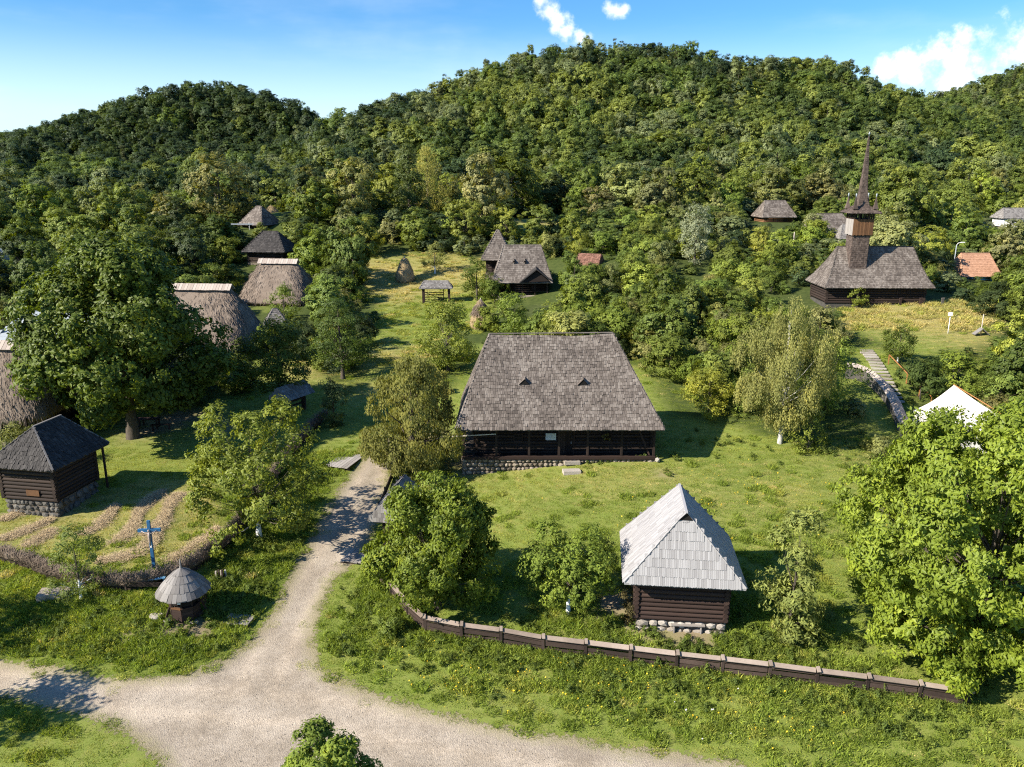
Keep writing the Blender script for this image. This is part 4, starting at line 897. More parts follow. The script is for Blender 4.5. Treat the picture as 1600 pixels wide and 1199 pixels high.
# ================================================================ middle village
T = simple_house('log_cottage', 'cottage with two smoke holes and gabled porch behind the big log house roof', 'cottage', (1.4, 112.3, 5.9), R_(1), 3.6, 3.0, 2.0, 6.9, 2.6, .5, .3, ('shingle_grey', 'log_dark'), .30, .22, porch=True)
rf = [c for c in T.children if c.name.startswith('roof')][0]
mb = MB(); gx0 = 1.85  # the gabled porch roof at the right
mb.add([(gx0-2.3, -3.75, 2.15), (gx0, -3.95, 4.0), (gx0, -1.7, 4.3), (gx0-2.3, -3.2, 2.3)], [(0, 1, 2, 3)], 0, .5); mb.add([(gx0, -3.95, 4.0), (gx0+2.0, -3.75, 2.4), (gx0+2.0, -3.0, 2.5), (gx0, -1.7, 4.3)], [(0, 1, 2, 3)], 0, .5)
mb.bar((gx0-2.3, -3.85, 2.2), (gx0, -4.02, 4.02), .1, .14); mb.bar((gx0, -4.02, 4.02), (gx0+2.05, -3.85, 2.4), .1, .14); mb.build('porch_roof', M['shingle_dark'], rf)
MB().add([(gx0-1.9, -3.72, 2.2), (gx0+1.7, -3.72, 2.4), (gx0, -3.72, 3.8)], [(0, 1, 2)], 0, .2).build('porch_gable', M['log_dark'], rf)
for vx in (-1.15, .35): MB().add([(vx-.25, -1.95, 4.72), (vx+.25, -1.95, 4.72), (vx, -1.98, 5.02)], [(0, 1, 2)], 1, .1).add([(vx-.33, -2.0, 4.70), (vx, -2.05, 5.08), (vx, -1.4, 5.3)], [(0, 1, 2)], 0, .6).add([(vx, -2.05, 5.08), (vx+.33, -2.0, 4.70), (vx, -1.4, 5.3)], [(0, 1, 2)], 0, .6).build('smoke_vent', [M['shingle_grey'], M['void']], rf)
simple_house('pyramid_hut', 'small hut with pyramid shingle roof behind the cottage with the gabled porch', 'hut', (-2.1, 119.0, 7.9), R_(-2), 1.75, 1.75, 2.1, 6.5, .1, .6, .4, ('shingle_grey', 'log_dark'), .30, .24, porch=True)
simple_house('log_house', 'black shingled log house just above the thatched house with pale ridge', 'house', (-39.2, 131.5, 8.2), R_(-8), 3.0, 2.6, 1.9, 5.1, 1.2, .6, .3, ('shingle_dark', 'log_dark'))
simple_house('log_hut', 'small dark hut with lit grey roof uphill of the black shingled house', 'hut', (-45.3, 146.5, 11.6), R_(-25), 2.2, 2.2, 1.7, 5.0, .5, .6, .3, ('shingle_grey', 'log_dark'))
simple_house('garden_shed', 'tiny shed with pale pointed roof beside the steep thatched house', 'shed', (-28.3, 94.5, 4.0), R_(18), 1.0, 1.0, 1.2, 2.9, .25, .35, .1, ('shingle_well', 'log_dark'), .25, .2, win=False)
simple_house('log_house', 'grey roofed house on pale stone base high in the trees left of the church', 'house', (51.3, 160.0, 11.6), R_(4), 2.9, 2.6, 1.6, 5.5, 2.0, .5, 1.0, ('shingle_grey', 'plank_new'), .34, .26, stone_mat='slab')
simple_house('log_house', 'low grey roofed house just left of the church tower', 'house', (54.8, 141.0, 10.6), R_(6), 3.2, 2.6, 1.8, 5.0, 2.2, .6, .3, ('shingle_grey', 'log_dark'), .34, .26)
o = simple_house('board_shed', 'pale board shed touching the church tower on its left', 'shed', (53.6, 130.0, 10.6), R_(0), 1.4, 1.5, 1.7, 3.9, .8, .3, .2, ('shingle_well', 'post_pale'), .3, .22, win=False)
T = simple_house('tiled_house', 'house with orange tiled roof and blue wall right of the church', 'house', (69.5, 121.0, 5.9), R_(0), 2.6, 2.2, 1.6, 4.9, 2.1, .4, .3, ('tile', 'blue_wall'), .3, .22)
T = empty('ruined_shed', (11.5, 118.5, 7.6), R_(-25), 'small ruin with broken red tile roof among the bushes', 'shed')
log_walls(T, -1.6, 1.6, -1.4, 1.4, -.5, 1.6, M['log_dark'], .3, .1, solo=False)
rings = [(0, 0, 1.9, 1.8, 1.6), (0, 0, 1.7, .02, 3.4)]; RB = roof_body('roof', rings, M['tile_old'], T); hip_shingles(rings, .3, .22, .04, M['tile_old'], RB, seed=71, jit=.3, rough=1)
simple_house('log_house', 'low house with pale blue tin roof at the far left edge', 'house', (-49.5, 86.0, 3.4), R_(-6), 5.2, 2.6, 1.9, 4.6, 3.2, .5, .2, ('tin', 'log_dark'), .6, .5)
simple_house('log_hut', 'small grey tin roof among trees at the left edge uphill', 'hut', (-83.0, 128.0, 6.6), R_(0), 3.0, 2.4, 1.8, 4.2, 2.0, .4, .2, ('tin', 'log_dark'), .6, .5)
simple_house('long_barn', 'long low barn with pale roof strip at the far right edge', 'barn', (103.5, 166.0, 11.4), R_(0), 4.5, 2.0, 2.0, 4.0, 3.8, .4, .2, ('shingle_well', 'white'), .4, .3)
simple_house('log_hut', 'small grey roof peeking out behind the church tower to its right', 'hut', (68.6, 148.0, 10.2), R_(0), 2.0, 2.0, 1.6, 4.0, .9, .4, .2, ('shingle_grey', 'log_dark'), .4, .3)

# roofed gate in the meadow
p = at(682, 473); T = empty('roofed_gate', p, R_(2), 'roofed timber gate with barred leaf standing in the meadow', 'gate')
posts(T, [(-1.75, -.45), (1.75, -.45), (-1.75, .45), (1.75, .45)], -.3, 2.1, .30, 'log_red')
rings = [(0, 0, 2.25, 1.0, 2.05), (0, 0, 1.55, .02, 3.0)]; RB = roof_body('roof', rings, M['shingle_well'], T); hip_shingles(rings, .25, .2, .03, M['shingle_well'], RB, seed=81)
for z in (.35, .7, 1.05, 1.35): MB().box(-1.6, 1.0, -.04, .04, z-.05, z+.05).build('gate_bar', M['log_red'], T)
MB().bar((-1.55, -.06, 1.4), (.9, -.06, .35), .08).build('brace', M['log_red'], T); MB().box(.95, 1.05, -.06, .06, 0, 1.8).build('gate_post', M['log_red'], T)

# roofed gateways along the road
def lane_gate(label, x, y, L, hw, ze, zr, rz, mat):
    T = empty('roofed_gateway', (x, y, h1(x, y)), rz, label, 'gate'); rings = [(0, 0, L/2, hw, ze), (0, 0, L/2-.15, .02, zr)]
    RB = roof_body('roof', rings, M[mat], T, .06); hip_shingles(rings, .3, .2, .025, M[mat], RB, seed=int(L*10), jit=.05)
    posts(T, [(s*(L/2-.4), q) for s in (-1, 1) for q in (-.12, .12)], -.3, ze+.25, .16, 'log_dark')
    for z in (.4, .8, 1.2, 1.6): MB().box(-L/2+.4, L/2-.4, -.04, .04, z-.08, z+.08).build('board', M['log_dark'], T)
lane_gate('roofed wooden gateway with slate blue shaded roof at the roadside beside the walnut', -7.55, 48.0, 5.2, 1.05, 1.75, 2.85, R_(82), 'shingle_well')
lane_gate('small roofed gateway with grey roof below the limewashed tree', -19.3, 67.5, 3.6, 1.0, 1.75, 2.8, R_(62), 'shingle_well')

# white canvas tent
cx_, cyy = 35.6, 59.2; T = empty('canvas_tent', (cx_, cyy, h1(cx_, cyy)), R_(-6), 'large cream canvas tent with orange edge behind the bushy walnut', 'tent'); g0 = h1(cx_, cyy)
hz = 6.9-g0; ez = 4.1-g0; mb = MB(); n = 12; vs = []; fs = []
for s in range(4):
    A = ring_pts((0, 0, 3.3, 2.6, ez)); a = A[s]; b = A[(s+1) % 4]; ap = Vector((-1.5, .3, hz))
    for i in range(9):
        for j in range(9):
            p_ = a.lerp(b, i/8).lerp(ap, j/8); sag = .22*math.sin(j/8*math.pi) + (.12*math.sin(i/8*math.pi) if j == 0 else 0); vs.append(p_-Vector((0, 0, sag)))
    o_ = s*81; fs += [(o_+i*9+j, o_+(i+1)*9+j, o_+(i+1)*9+j+1, o_+i*9+j+1) for i in range(8) for j in range(8)]
mb.add(vs, fs, 0, .5, True); cv = mb.build('canopy', M['canvas'], T)
mb = MB(); A = ring_pts((0, 0, 3.3, 2.6, ez))
for s in (1, 2): mb.bar(A[s]+Vector((0, 0, .02)), Vector((-1.5, .3, hz+.03)), .10, .05)
mb.build('trim', M['handrail'], cv)
for s in range(4): a, b = A[s], A[(s+1) % 4]; MB().add([(a.x, a.y, ez), (b.x, b.y, ez), (b.x, b.y, -.4), (a.x, a.y, -.4)], [(0, 1, 2, 3)]).build('side_wall', M['canvas'], T)

# ---- hillside steps with wall and handrail
pa, pb = at(1352, 548), at(1402, 632); dr = (pb-pa); dr.z = 0; Ls = dr.length; dr.normalize(); T = empty('hillside_steps', pa, math.atan2(dr.y, dr.x), 'flight of stone slab steps climbing the slope towards the church', 'steps')
ns = 17
for k in range(ns):
    q = pa.lerp(pb, (k+.5)/ns); zz = h1(q.x, q.y)-pa.z; x = (k+.5)*Ls/ns; MB().box(x-.16, x+.16, -.62+random.uniform(-.08, .08), .62, zz+.0, zz+.13).build('step', M['slab'], T)
for a, b, lab in (((1388, 570), (1416, 600), 'orange wooden handrail beside the upper hillside steps'), ((1436, 620), (1454, 637), 'orange wooden handrail beside the lower hillside steps')):
    p, q = at(*a), at(*b); T = empty('handrail', p, 0, lab, 'handrail'); MB().bar((0, 0, .9), (q-p)+Vector((0, 0, .9)), .06).build('rail', M['handrail'], T)
    for f in (0, 1): w_ = (q-p)*f; MB().box(w_.x-.04, w_.x+.04, w_.y-.04, w_.y+.04, w_.z-.3, w_.z+.88).build('post', M['handrail'], T)
pts = [at(*q) for q in [(1320, 590), (1335, 592), (1350, 597), (1364, 606), (1376, 618), (1388, 634), (1397, 650), (1404, 668), (1412, 684)]]
T = empty('capped_stone_wall', pts[0], 0, 'curved stone wall with pale shingle capping below the hillside steps', 'wall')
for a, b in zip(pts[:-1], pts[1:]):
    a_, b_ = a-pts[0], b-pts[0]; u_ = Vector((0, 0, 1)); MB().bar(a_+u_*.35, b_+u_*.35, .45, 1.5).build('wall_section', M['stone_grey'], T); d = (b_-a_).normalized(); L = (b_-a_).length; sd_ = d.cross(u_)
    for s in (-1, 1):
        for k in range(max(2, int(L/.28))):
            c = a_.lerp(b_, (k+.5)/max(2, int(L/.28))); MB().obox(c+u_*1.22+sd_*s*.2, d*.13, sd_*s*.24-u_*.12, u_*.02+sd_*s*.01).build('cap_shingle', M['pale_cap'], T)
# ---- lamps, poles, signs by the church
def pole(u, v, hh, lab, kind, mat='post_pale', w=.09):
    p = at(u, v); T = empty(kind, p, 0, lab, kind.replace('_', ' ')); MB().tube([(0, 0, -.3), (0, 0, hh)], [w, w*.75], 8).build('pole', M[mat], T); return T
T = pole(1489, 424, 4.0, 'pale street lamp with curved arm left of the orange tiled house', 'street_lamp', 'tin'); MB().tube([(0, 0, 3.95), (.15, -.1, 4.25), (.6, -.3, 4.4)], .05, 6).box(.45, 1.0, -.45, -.2, 4.33, 4.45).build('lamp_head', M['white'], T)
pole(1238, 400, 3.6, 'bare pale pole among bushes left of the church', 'wooden_pole')
T = pole(1481, 522, 1.9, 'white post with small white box sign in the dry meadow before the church', 'sign_post', 'white', .05); MB().box(-.18, .18, -.1, .1, 1.85, 2.2).build('box', M['white'], T)
T = pole(1532, 525, 2.2, 'thin post with little roof shaped board at the meadow edge right of church', 'shrine_post', 'post_pale', .06)
MB().obox((-.35, 0, .45), (.4, 0, .32), (0, .3, 0), (-.02, 0, .03)).build('roof_board', M['shingle_well'], T); MB().obox((.35, 0, .45), (.4, 0, -.32), (0, .3, 0), (.02, 0, .03)).build('roof_board', M['shingle_well'], T)
T = pole(390, 360, 1.3, 'low white trough rail below the small uphill hut', 'trough', 'white', .06); MB().box(-3.2, 1.2, -.15, .15, .9, 1.1).build('trough_board', M['tin'], T)
# picnic benches under the oak
for (u, v), lab, rz in (((232, 668), 'rough table under the big oak', .1), ):
    p = at(u, v); T = empty('picnic_table', p, rz, lab+' seen in its shade', 'table'); [MB().box(-1, 1, -.4+k*.2, -.22+k*.2, .74, .79).build('board', M['log_red'], T) for k in range(4)]; [MB().box(x-.06, x+.06, y-.06, y+.06, -.2, .74).build('leg', M['log_red'], T) for x in (-.8, .8) for y in (-.3, .3)]
for (u, v), lab in (((252, 672), 'brown bench right of the table beneath the oak'), ((212, 664), 'brown bench left of the table beneath the oak')):
    p = at(u, v); T = empty('bench', p, .2, lab, 'bench'); MB().box(-.8, .8, -.15, .15, .42, .47).build('seat', M['log_red'], T); [MB().box(x-.05, x+.05, -.12, .12, -.2, .42).build('leg', M['log_red'], T) for x in (-.65, .65)]
# ================================================================ plank fence round the granary yard
FP = [(588, 902), (612, 930), (637, 962), (664, 986), (722, 998), (783, 1006), (849, 1018), (915, 1026), (985, 1035), (1057, 1044), (1127, 1052), (1201, 1061), (1275, 1071), (1354, 1081), (1434, 1092), (1512, 1104)]
FW = [at(*q) for q in FP]; T = empty('plank_fence', FW[8], 0, 'dark plank fence with pale capping boards curving in front of the granary yard', 'fence'); O = FW[8]; HF = .90
for k, p in enumerate(FW):
    if k < 1: continue
    q = p-O; MB().bar(q+Vector((0, 0, -.3)), q+Vector((random.uniform(-.06, .06), random.uniform(-.05, .05), HF+random.uniform(-.02, .06))), .14).build('post', M['fence_dark'], T); MB().obox(q+Vector((0, -.10, HF+.0)), (.075, 0, 0), (0, .13, .07), (0, -.03, .04)).build('post_cap', M['fence_cap'], T)
for k, (a, b) in enumerate(zip(FW[:-1], FW[1:])):
    a, b = a-O, b-O; d = (b-a); L = d.length; d.normalize(); u_ = Vector((0, 0, 1)); sd_ = d.cross(u_).normalized(); a2 = a+d*.09; b2 = b-d*.09
    if sd_.y > 0: sd_ = -sd_
    for j, zc in enumerate((.13, .40, .66)):
        sg = random.uniform(-.035, .035); MB().obox((a2+b2)/2+u_*(zc+sg), (b2-a2)/2+u_*random.uniform(-.015, .015), sd_*.02, u_*random.uniform(.092, .112)).build('board', M['fence_dark'], T)
    MB().obox((a2+b2)/2+u_*(HF-.08)+sd_*.06, (b2-a2)/2, sd_*.10-u_*.07+u_*random.uniform(-.015, .015), u_*.018+sd_*.01).build('cap_board', M['fence_cap'], T)
T = empty('low_plank_fence', at(592, 800), 0, 'low brown plank edging along the right side of the lane', 'fence'); O = at(592, 800)
LF = [at(*q)-O for q in [(592, 800), (602, 776), (613, 748), (622, 724), (628, 706)]]
for a, b in zip(LF[:-1], LF[1:]): MB().bar(a+Vector((0, 0, .3)), b+Vector((0, 0, .3)), .05, .5).build('board', M['fence_dark'], T); MB().box(a.x-.06, a.x+.06, a.y-.06, a.y+.06, a.z-.2, a.z+.7).build('post', M['fence_dark'], T)
# ================================================================ brush topped fences
def brush_fence(px, lab, seed, hh=.55, rad=.27, mat='brush'):
    P = [at(*q) for q in px]; O = P[0]; T = empty('brush_fence', O, 0, lab, 'fence'); r = random.Random(seed); Q = []
    for a, b in zip(P[:-1], P[1:]):
        n_ = max(2, int((b-a).length/.45))
        for k in range(n_): c = a.lerp(b, k/n_); c.z = h1(c.x, c.y); Q.append(c-O)
    Q.append(P[-1]-O)
    mb = MB(); mb.tube([q+Vector((r.uniform(-.05, .05), r.uniform(-.05, .05), hh+r.uniform(-.05, .05))) for q in Q], [rad*r.uniform(.65, 1.2) for _ in Q], 10); br = mb.build('brush_top', M[mat], T)
    rn = np.random.default_rng(seed); QA = np.array([tuple(q) for q in Q]); i = rn.integers(0, len(Q)-1, 5200); f = rn.uniform(0, 1, (5200, 1)); C = QA[i]*(1-f)+QA[i+1]*f; tg = unit(QA[i+1]-QA[i]); an = rn.uniform(-.6, 3.7, 5200); sd_ = unit(np.cross(tg, [0, 0, 1.0])); nn = sd_*np.cos(an)[:, None]+np.array([0, 0, 1.0])*np.sin(an)[:, None]
    strands(C+np.array([0, 0, hh])+nn*rad*.92, unit(np.cross(nn, tg)*.8+tg*rn.normal(size=(5200, 1))*.8), nn, .5, .035, M[mat], 'twigs', br, seed)
    for k in range(0, len(Q), 2): q = Q[k]; MB().bar(q+Vector((0, -.05, -.2)), q+Vector((r.uniform(-.05, .05), -.05, hh)), .08).build('stake', M['fence_dark'], T)
    mb = MB()
    for j in range(7):
        for k in range(len(Q)-1): sgn_ = .05*(1 if (k+j) % 2 else -1); mb.bar(Q[k]+Vector((0, sgn_, .04+j*.09)), Q[k+1]+Vector((0, -sgn_, .04+j*.09)), .04, .07)
    mb.build('wattle', M['fence_dark'], T, 'stuff')
brush_fence([(-60, 868), (0, 876), (45, 890), (75, 905), (112, 914), (160, 922), (205, 924), (240, 918), (275, 908), (308, 892), (332, 874), (350, 862)], 'wattle fence topped with dry brush curving behind the well', 91)
brush_fence([(350, 862), (368, 840), (392, 805), (418, 770), (445, 730), (468, 700), (488, 675), (510, 656)], 'dark brush topped fence following the left side of the lane', 92)
T = empty('stump_bundle', at(346, 905), 0, 'cluster of cut stakes standing beside the brush fence end', 'stakes')
for k in range(7): x = -.3+k*.1; MB().bar((x, random.uniform(-.1, .1), -.1), (x+random.uniform(-.05, .05), random.uniform(-.1, .1), random.uniform(.45, .65)), .08).build('stake', M['post_pale' if k % 3 == 0 else 'fence_dark'], T)
o = MB().obox((0, 0, .62), (.42, .1, 0), (-.05, .25, .0), (0, 0, .02)).box(-.36, -.3, -.03, .03, -.1, .6).box(.3, .36, -.03, .03, -.1, .6).build('blue_lid', M['skyblue_tin'], None, loc=at(248, 918)); tag(o, 'small blue tin sheet lying on the brush fence behind the well', 'tin sheet')
o = MB().bar((-1.0, 0, .55), (1.1, .1, .5), .05, .25).box(-.9, -.82, -.04, .04, -.1, .6).box(.9, .98, .04, .12, -.1, .6).build('trough', M['fence_dark'], None, loc=at(222, 928)); tag(o, 'long dark wooden board trough against the brush fence left of the well', 'trough')
# hay raked into rows
HR = []
for a, b in [((128, 838), (186, 790)), ((178, 852), (252, 768)), ((228, 838), (285, 772)), ((210, 872), (250, 820)), ((0, 845), (80, 812)), ((40, 856), (78, 828)), ((262, 880), (320, 842)), ((150, 880), (200, 868)), ((0, 815), (30, 800)), ((300, 862), (338, 826))]:
    p, q = at(*a), at(*b); L = (q-p).length; n_ = int(L*900); f = rng.uniform(0, 1, n_); w_ = .48*(.8+.3*np.sin(f*L*1.3)); off = rng.normal(0, 1, n_)*w_*.6
    d = np.array((q-p).normalized())[:2]; X = p.x+(q.x-p.x)*f-d[1]*off+.25*np.sin(f*L*.9); Y = p.y+(q.y-p.y)*f+d[0]*off; HR.append(np.c_[X, Y, np.exp(-off**2/.2)*.07*rng.uniform(.1, 1, n_)])
HR = np.vstack(HR); HR[:, 2] += H(HR[:, 0], HR[:, 1]) + .03
dd = rng.normal(size=(len(HR), 3)); dd[:, 2] *= .15; strands(HR, dd, np.tile([0, -.3, 1.0], (len(HR), 1))+rng.normal(size=(len(HR), 3))*.15, .26, .016, M['hay_cut'], 'raked_hay', None, 5)
# ================================================================ trees one can name
solo_tree('oak_tree', 208, 684, 'huge spreading dark oak left of the lane, largest tree of the village', 'tree', G_OAK, seed=101, Ht=16.0, Rd=8.5, base=.20, prof='dome', lobes=125, lobe_r=.19, tufts=30, tuft_r=.55, per=26, leaf=.34, wide=.65, droop=.1, trunk_r=.45, up=.55)
solo_tree('cherry_tree', 405, 842, 'loose airy light green tree overhanging the brush fence by the lane', 'tree', G_LIME, bk='bark_lime', seed=102, Ht=8.6, Rd=4.9, base=.14, prof='vase', lobes=52, lobe_r=.19, tufts=16, tuft_r=.38, per=28, leaf=.22, wide=.55, droop=.25, trunk_r=.17, gap=.05)
solo_tree('willow_tree', 648, 735, 'dusty olive green rounded tree between the lane and the big log house', 'tree', G_OLIVE, mat='leaf_dull', seed=103, Ht=9.3, Rd=4.5, base=.10, prof='dome', lobes=56, lobe_r=.22, tufts=28, tuft_r=.36, per=38, leaf=.19, wide=.42, droop=.4, trunk_r=.36, hang=.35)
solo_tree('walnut_tree', 684, 950, 'round bushy walnut with glossy hanging leaves at the left end of the plank fence', 'tree', G_WALN, seed=104, Ht=7.5, Rd=3.75, base=.15, prof='dome', lobes=56, lobe_r=.23, tufts=24, tuft_r=.36, per=48, leaf=.20, wide=.46, droop=.6, trunk_r=.2, up=.55)
solo_tree('apple_tree', 888, 958, 'small apple tree with leaning whitewashed trunk left of the silver roofed granary', 'tree', G_FRESH, mat='leaf_dull', bk='bark_lime', seed=105, Ht=5.2, Rd=2.65, base=.12, prof='vase', lobes=36, lobe_r=.24, tufts=22, tuft_r=.26, per=28, leaf=.16, wide=.5, droop=.2, trunk_r=.12)
solo_tree('young_tree', 1232, 1000, 'slender two tiered young tree right of the silver roofed granary', 'tree', (.20,.235,.065), mat='leaf_dull', seed=106, Ht=7.6, Rd=1.75, base=.03, prof='column', lobes=30, lobe_r=.34, tufts=18, tuft_r=.30, per=26, leaf=.24, wide=.32, droop=.35, trunk_r=.10)
solo_tree('walnut_tree', 1520, 1040, 'enormous bright green bushy walnut filling the right edge behind the fence', 'tree', G_WALN, seed=107, Ht=13.2, Rd=6.7, base=.04, prof='round', lobes=135, lobe_r=.185, tufts=28, tuft_r=.42, per=50, leaf=.235, wide=.45, droop=.55, trunk_r=.4, up=.6)
solo_tree('birch_tree', 1218, 694, 'tall weeping birch with pale trunk right of the big log house shadow', 'tree', (.22,.225,.075), mat='leaf_dull', bk='bark_birch', seed=108, Ht=12.4, Rd=4.0, base=.2, prof='egg', lobes=64, lobe_r=.22, tufts=18, tuft_r=.26, per=60, leaf=.15, wide=.5, droop=.8, trunk_r=.17, hang=1.3)
solo_tree('spreading_tree', 536, 592, 'dark layered tree with flat branches on the meadow left of the lane', 'tree', (.075,.115,.024), seed=109, Ht=10.2, Rd=4.4, base=.16, prof='cone', lobes=44, lobe_r=.27, tufts=16, tuft_r=.42, per=28, leaf=.18, wide=.45, droop=.3, trunk_r=.2, flat=.45)
solo_tree('fruit_tree', 441, 640, 'dark fruit tree with whitewashed trunk between the oak and the layered tree', 'tree', G_OAK, bk='bark_lime', seed=110, Ht=8.4, Rd=3.5, base=.22, prof='dome', lobes=34, lobe_r=.27, tufts=20, tuft_r=.44, per=26, leaf=.20, wide=.5, trunk_r=.2)
solo_tree('maple_tree', 700, 580, 'bright green round tree just behind the olive tree', 'tree', G_LIME, seed=111, Ht=7.8, Rd=3.7, base=.08, prof='dome', lobes=36, lobe_r=.27, tufts=20, tuft_r=.42, per=26, leaf=.2, wide=.5, trunk_r=.18)
solo_tree('bushy_tree', 803, 530, 'bushy green tree before the gabled porch of the small cottage', 'tree', G_FRESH, seed=112, Ht=6.0, Rd=2.35, base=.02, prof='dome', lobes=28, lobe_r=.3, tufts=18, tuft_r=.40, per=22, leaf=.19, wide=.5, trunk_r=.12)
solo_tree('sapling', 127, 938, 'young sapling with whitewashed trunk left of the round well', 'tree', (.13,.165,.045), mat='leaf_dull', bk='bark_lime', seed=113, Ht=4.3, Rd=1.75, base=.14, prof='vase', lobes=20, lobe_r=.28, tufts=14, tuft_r=.26, per=22, leaf=.14, wide=.42, trunk_r=.08)
solo_tree('pointed_tree', 0, 0, 'narrow tree top rising at the bottom of the view beside the road junction', 'tree', G_MID, mat='leaf_dull', seed=114, loc=(-5.9, 20.7), Ht=7.75, Rd=2.0, base=.05, prof='vase', lobes=64, lobe_r=.22, tufts=24, tuft_r=.22, per=40, leaf=.14, wide=.5, trunk_r=.1)
solo_tree('round_shrub', 608, 990, 'small round green shrub in the grass left of the plank fence', 'shrub', G_MID, seed=115, Ht=1.35, Rd=.85, base=.0, prof='dome', lobes=14, lobe_r=.35, tufts=14, tuft_r=.18, per=24, leaf=.11, wide=.45, trunk_r=.03)
solo_tree('conical_tree', 0, 0, 'dark pointed conical tree standing alone before the wooded slope', 'tree', (.062,.085,.022), loc=(-19.8, 158.5), seed=116, Ht=13.4, Rd=4.9, base=.0, prof='cone', lobes=50, lobe_r=.26, tufts=16, tuft_r=.6, per=22, leaf=.34, wide=.5, trunk_r=.3)
solo_tree('golden_willow', 0, 0, 'pale golden willow behind the dark conical tree', 'tree', (.26,.255,.07), loc=(-17.0, 166.0), mat='leaf_dull', seed=117, Ht=12.8, Rd=5.0, base=.05, prof='egg', lobes=36, lobe_r=.3, tufts=16, tuft_r=.6, per=24, leaf=.3, wide=.35, trunk_r=.3, hang=1.2)
solo_tree('silver_tree', 1085, 415, 'silvery grey poplar rising from the thicket between cottage and church', 'tree', G_SILV, mat='leaf_dull', seed=118, Ht=9.8, Rd=3.0, base=.02, prof='egg', lobes=34, lobe_r=.32, tufts=16, tuft_r=.5, per=24, leaf=.24, wide=.45, trunk_r=.2)
solo_tree('young_oak', 1402, 568, 'small dark tree with whitewashed trunk beside the hillside steps', 'tree', G_OAK, bk='bark_lime', seed=119, Ht=3.6, Rd=1.8, base=.25, prof='dome', lobes=18, lobe_r=.32, tufts=14, tuft_r=.3, per=22, leaf=.16, wide=.5, trunk_r=.08)
solo_tree('column_shrub', 522, 668, 'dark narrow upright young tree at the left edge of the lane', 'tree', (.065,.09,.03), seed=120, Ht=6.0, Rd=1.35, base=.0, prof='column', lobes=20, lobe_r=.4, tufts=14, tuft_r=.3, per=24, leaf=.16, wide=.45, trunk_r=.08)
solo_tree('light_shrub', 1106, 648, 'yellow green open shrub at the lawn edge left of the birch', 'shrub', G_YEL, seed=121, Ht=4.2, Rd=2.7, base=.0, prof='dome', lobes=24, lobe_r=.27, tufts=16, tuft_r=.32, per=24, leaf=.17, wide=.5, trunk_r=.08)
solo_tree('larch_tree', 0, 0, 'pale yellow green pointed tree at the right edge of the hillside', 'tree', (.26,.27,.07), loc=(106.5, 172.0), seed=122, mat='leaf_dull', Ht=7.8, Rd=3.9, base=.0, prof='cone', lobes=34, lobe_r=.3, tufts=16, tuft_r=.5, per=22, leaf=.28, wide=.4, trunk_r=.2)
solo_tree('old_fruit_tree', 680, 428, 'grey green small tree with pale trunk behind the roofed meadow gate', 'tree', G_GREY, mat='leaf_dull', bk='bark_lime', seed=123, Ht=4.8, Rd=2.4, base=.2, prof='dome', lobes=20, lobe_r=.3, tufts=14, tuft_r=.34, per=20, leaf=.18, wide=.45, trunk_r=.12)
solo_tree('thin_tree', 1316, 478, 'thin young tree with light foliage at the church front left corner', 'tree', G_LIME, seed=124, Ht=3.6, Rd=.85, base=.25, prof='egg', lobes=12, lobe_r=.4, tufts=12, tuft_r=.24, per=18, leaf=.15, wide=.5, trunk_r=.06, bk='bark_lime')
solo_tree('thin_tree', 1338, 482, 'small leafy tree touching the church wall near its door', 'tree', G_LIME, seed=125, Ht=2.8, Rd=1.1, base=.1, prof='dome', lobes=14, lobe_r=.4, tufts=12, tuft_r=.24, per=18, leaf=.15, wide=.5, trunk_r=.06)
solo_tree('green_shrub', 1262, 706, 'green shrub growing right of the birch trunk', 'shrub', G_LIME, seed=126, Ht=3.8, Rd=1.7, base=.0, prof='egg', lobes=16, lobe_r=.36, tufts=14, tuft_r=.3, per=22, leaf=.15, wide=.45, trunk_r=.06)
solo_tree('plum_tree', 745, 470, 'dark rounded plum tree between the roofed gate and the cottage', 'tree', G_OAK, seed=127, Ht=6.2, Rd=2.7, base=.1, prof='dome', lobes=24, lobe_r=.3, tufts=16, tuft_r=.4, per=22, leaf=.2, wide=.5, trunk_r=.14)
solo_tree('bushy_tree', 1290, 640, 'bushy mid green tree leaning against the right side of the birch', 'tree', G_FRESH, seed=128, Ht=6.2, Rd=3.2, base=.02, prof='dome', lobes=28, lobe_r=.3, tufts=18, tuft_r=.4, per=22, leaf=.18, wide=.5, trunk_r=.12)
solo_tree('walnut_sapling', 445, 500, 'light green tree covering the lower right of the steep thatched roof', 'tree', G_FRESH, seed=129, Ht=4.6, Rd=2.3, base=.0, prof='dome', lobes=22, lobe_r=.3, tufts=16, tuft_r=.34, per=20, leaf=.18, wide=.5, trunk_r=.1)
solo_tree('creeper_shrub', 982, 972, 'brownish leafy shrub climbing the left corner of the granary', 'shrub', (.10,.085,.035), mat='leaf_dull', seed=130, Ht=2.3, Rd=.6, base=.0, prof='column', lobes=12, lobe_r=.45, tufts=10, tuft_r=.2, per=16, leaf=.12, wide=.6, trunk_r=.03, gap=.3)
solo_tree('shade_tree', 0, 0, 'tree beyond the left edge whose shadow falls over the road', 'tree', G_OAK, seed=131, loc=(-29.3, 28.6), Ht=8.0, Rd=3.6, base=.2, prof='dome', lobes=24, lobe_r=.3, tufts=16, tuft_r=.45, per=16, leaf=.26, wide=.5, trunk_r=.2)
solo_tree('shade_tree', 0, 0, 'second tree beyond the left edge shading the meadow grass below the brush fence', 'tree', G_OAK, seed=133, loc=(-33.5, 35.4), Ht=7.5, Rd=3.4, base=.2, prof='dome', lobes=24, lobe_r=.3, tufts=16, tuft_r=.45, per=16, leaf=.26, wide=.5, trunk_r=.2)
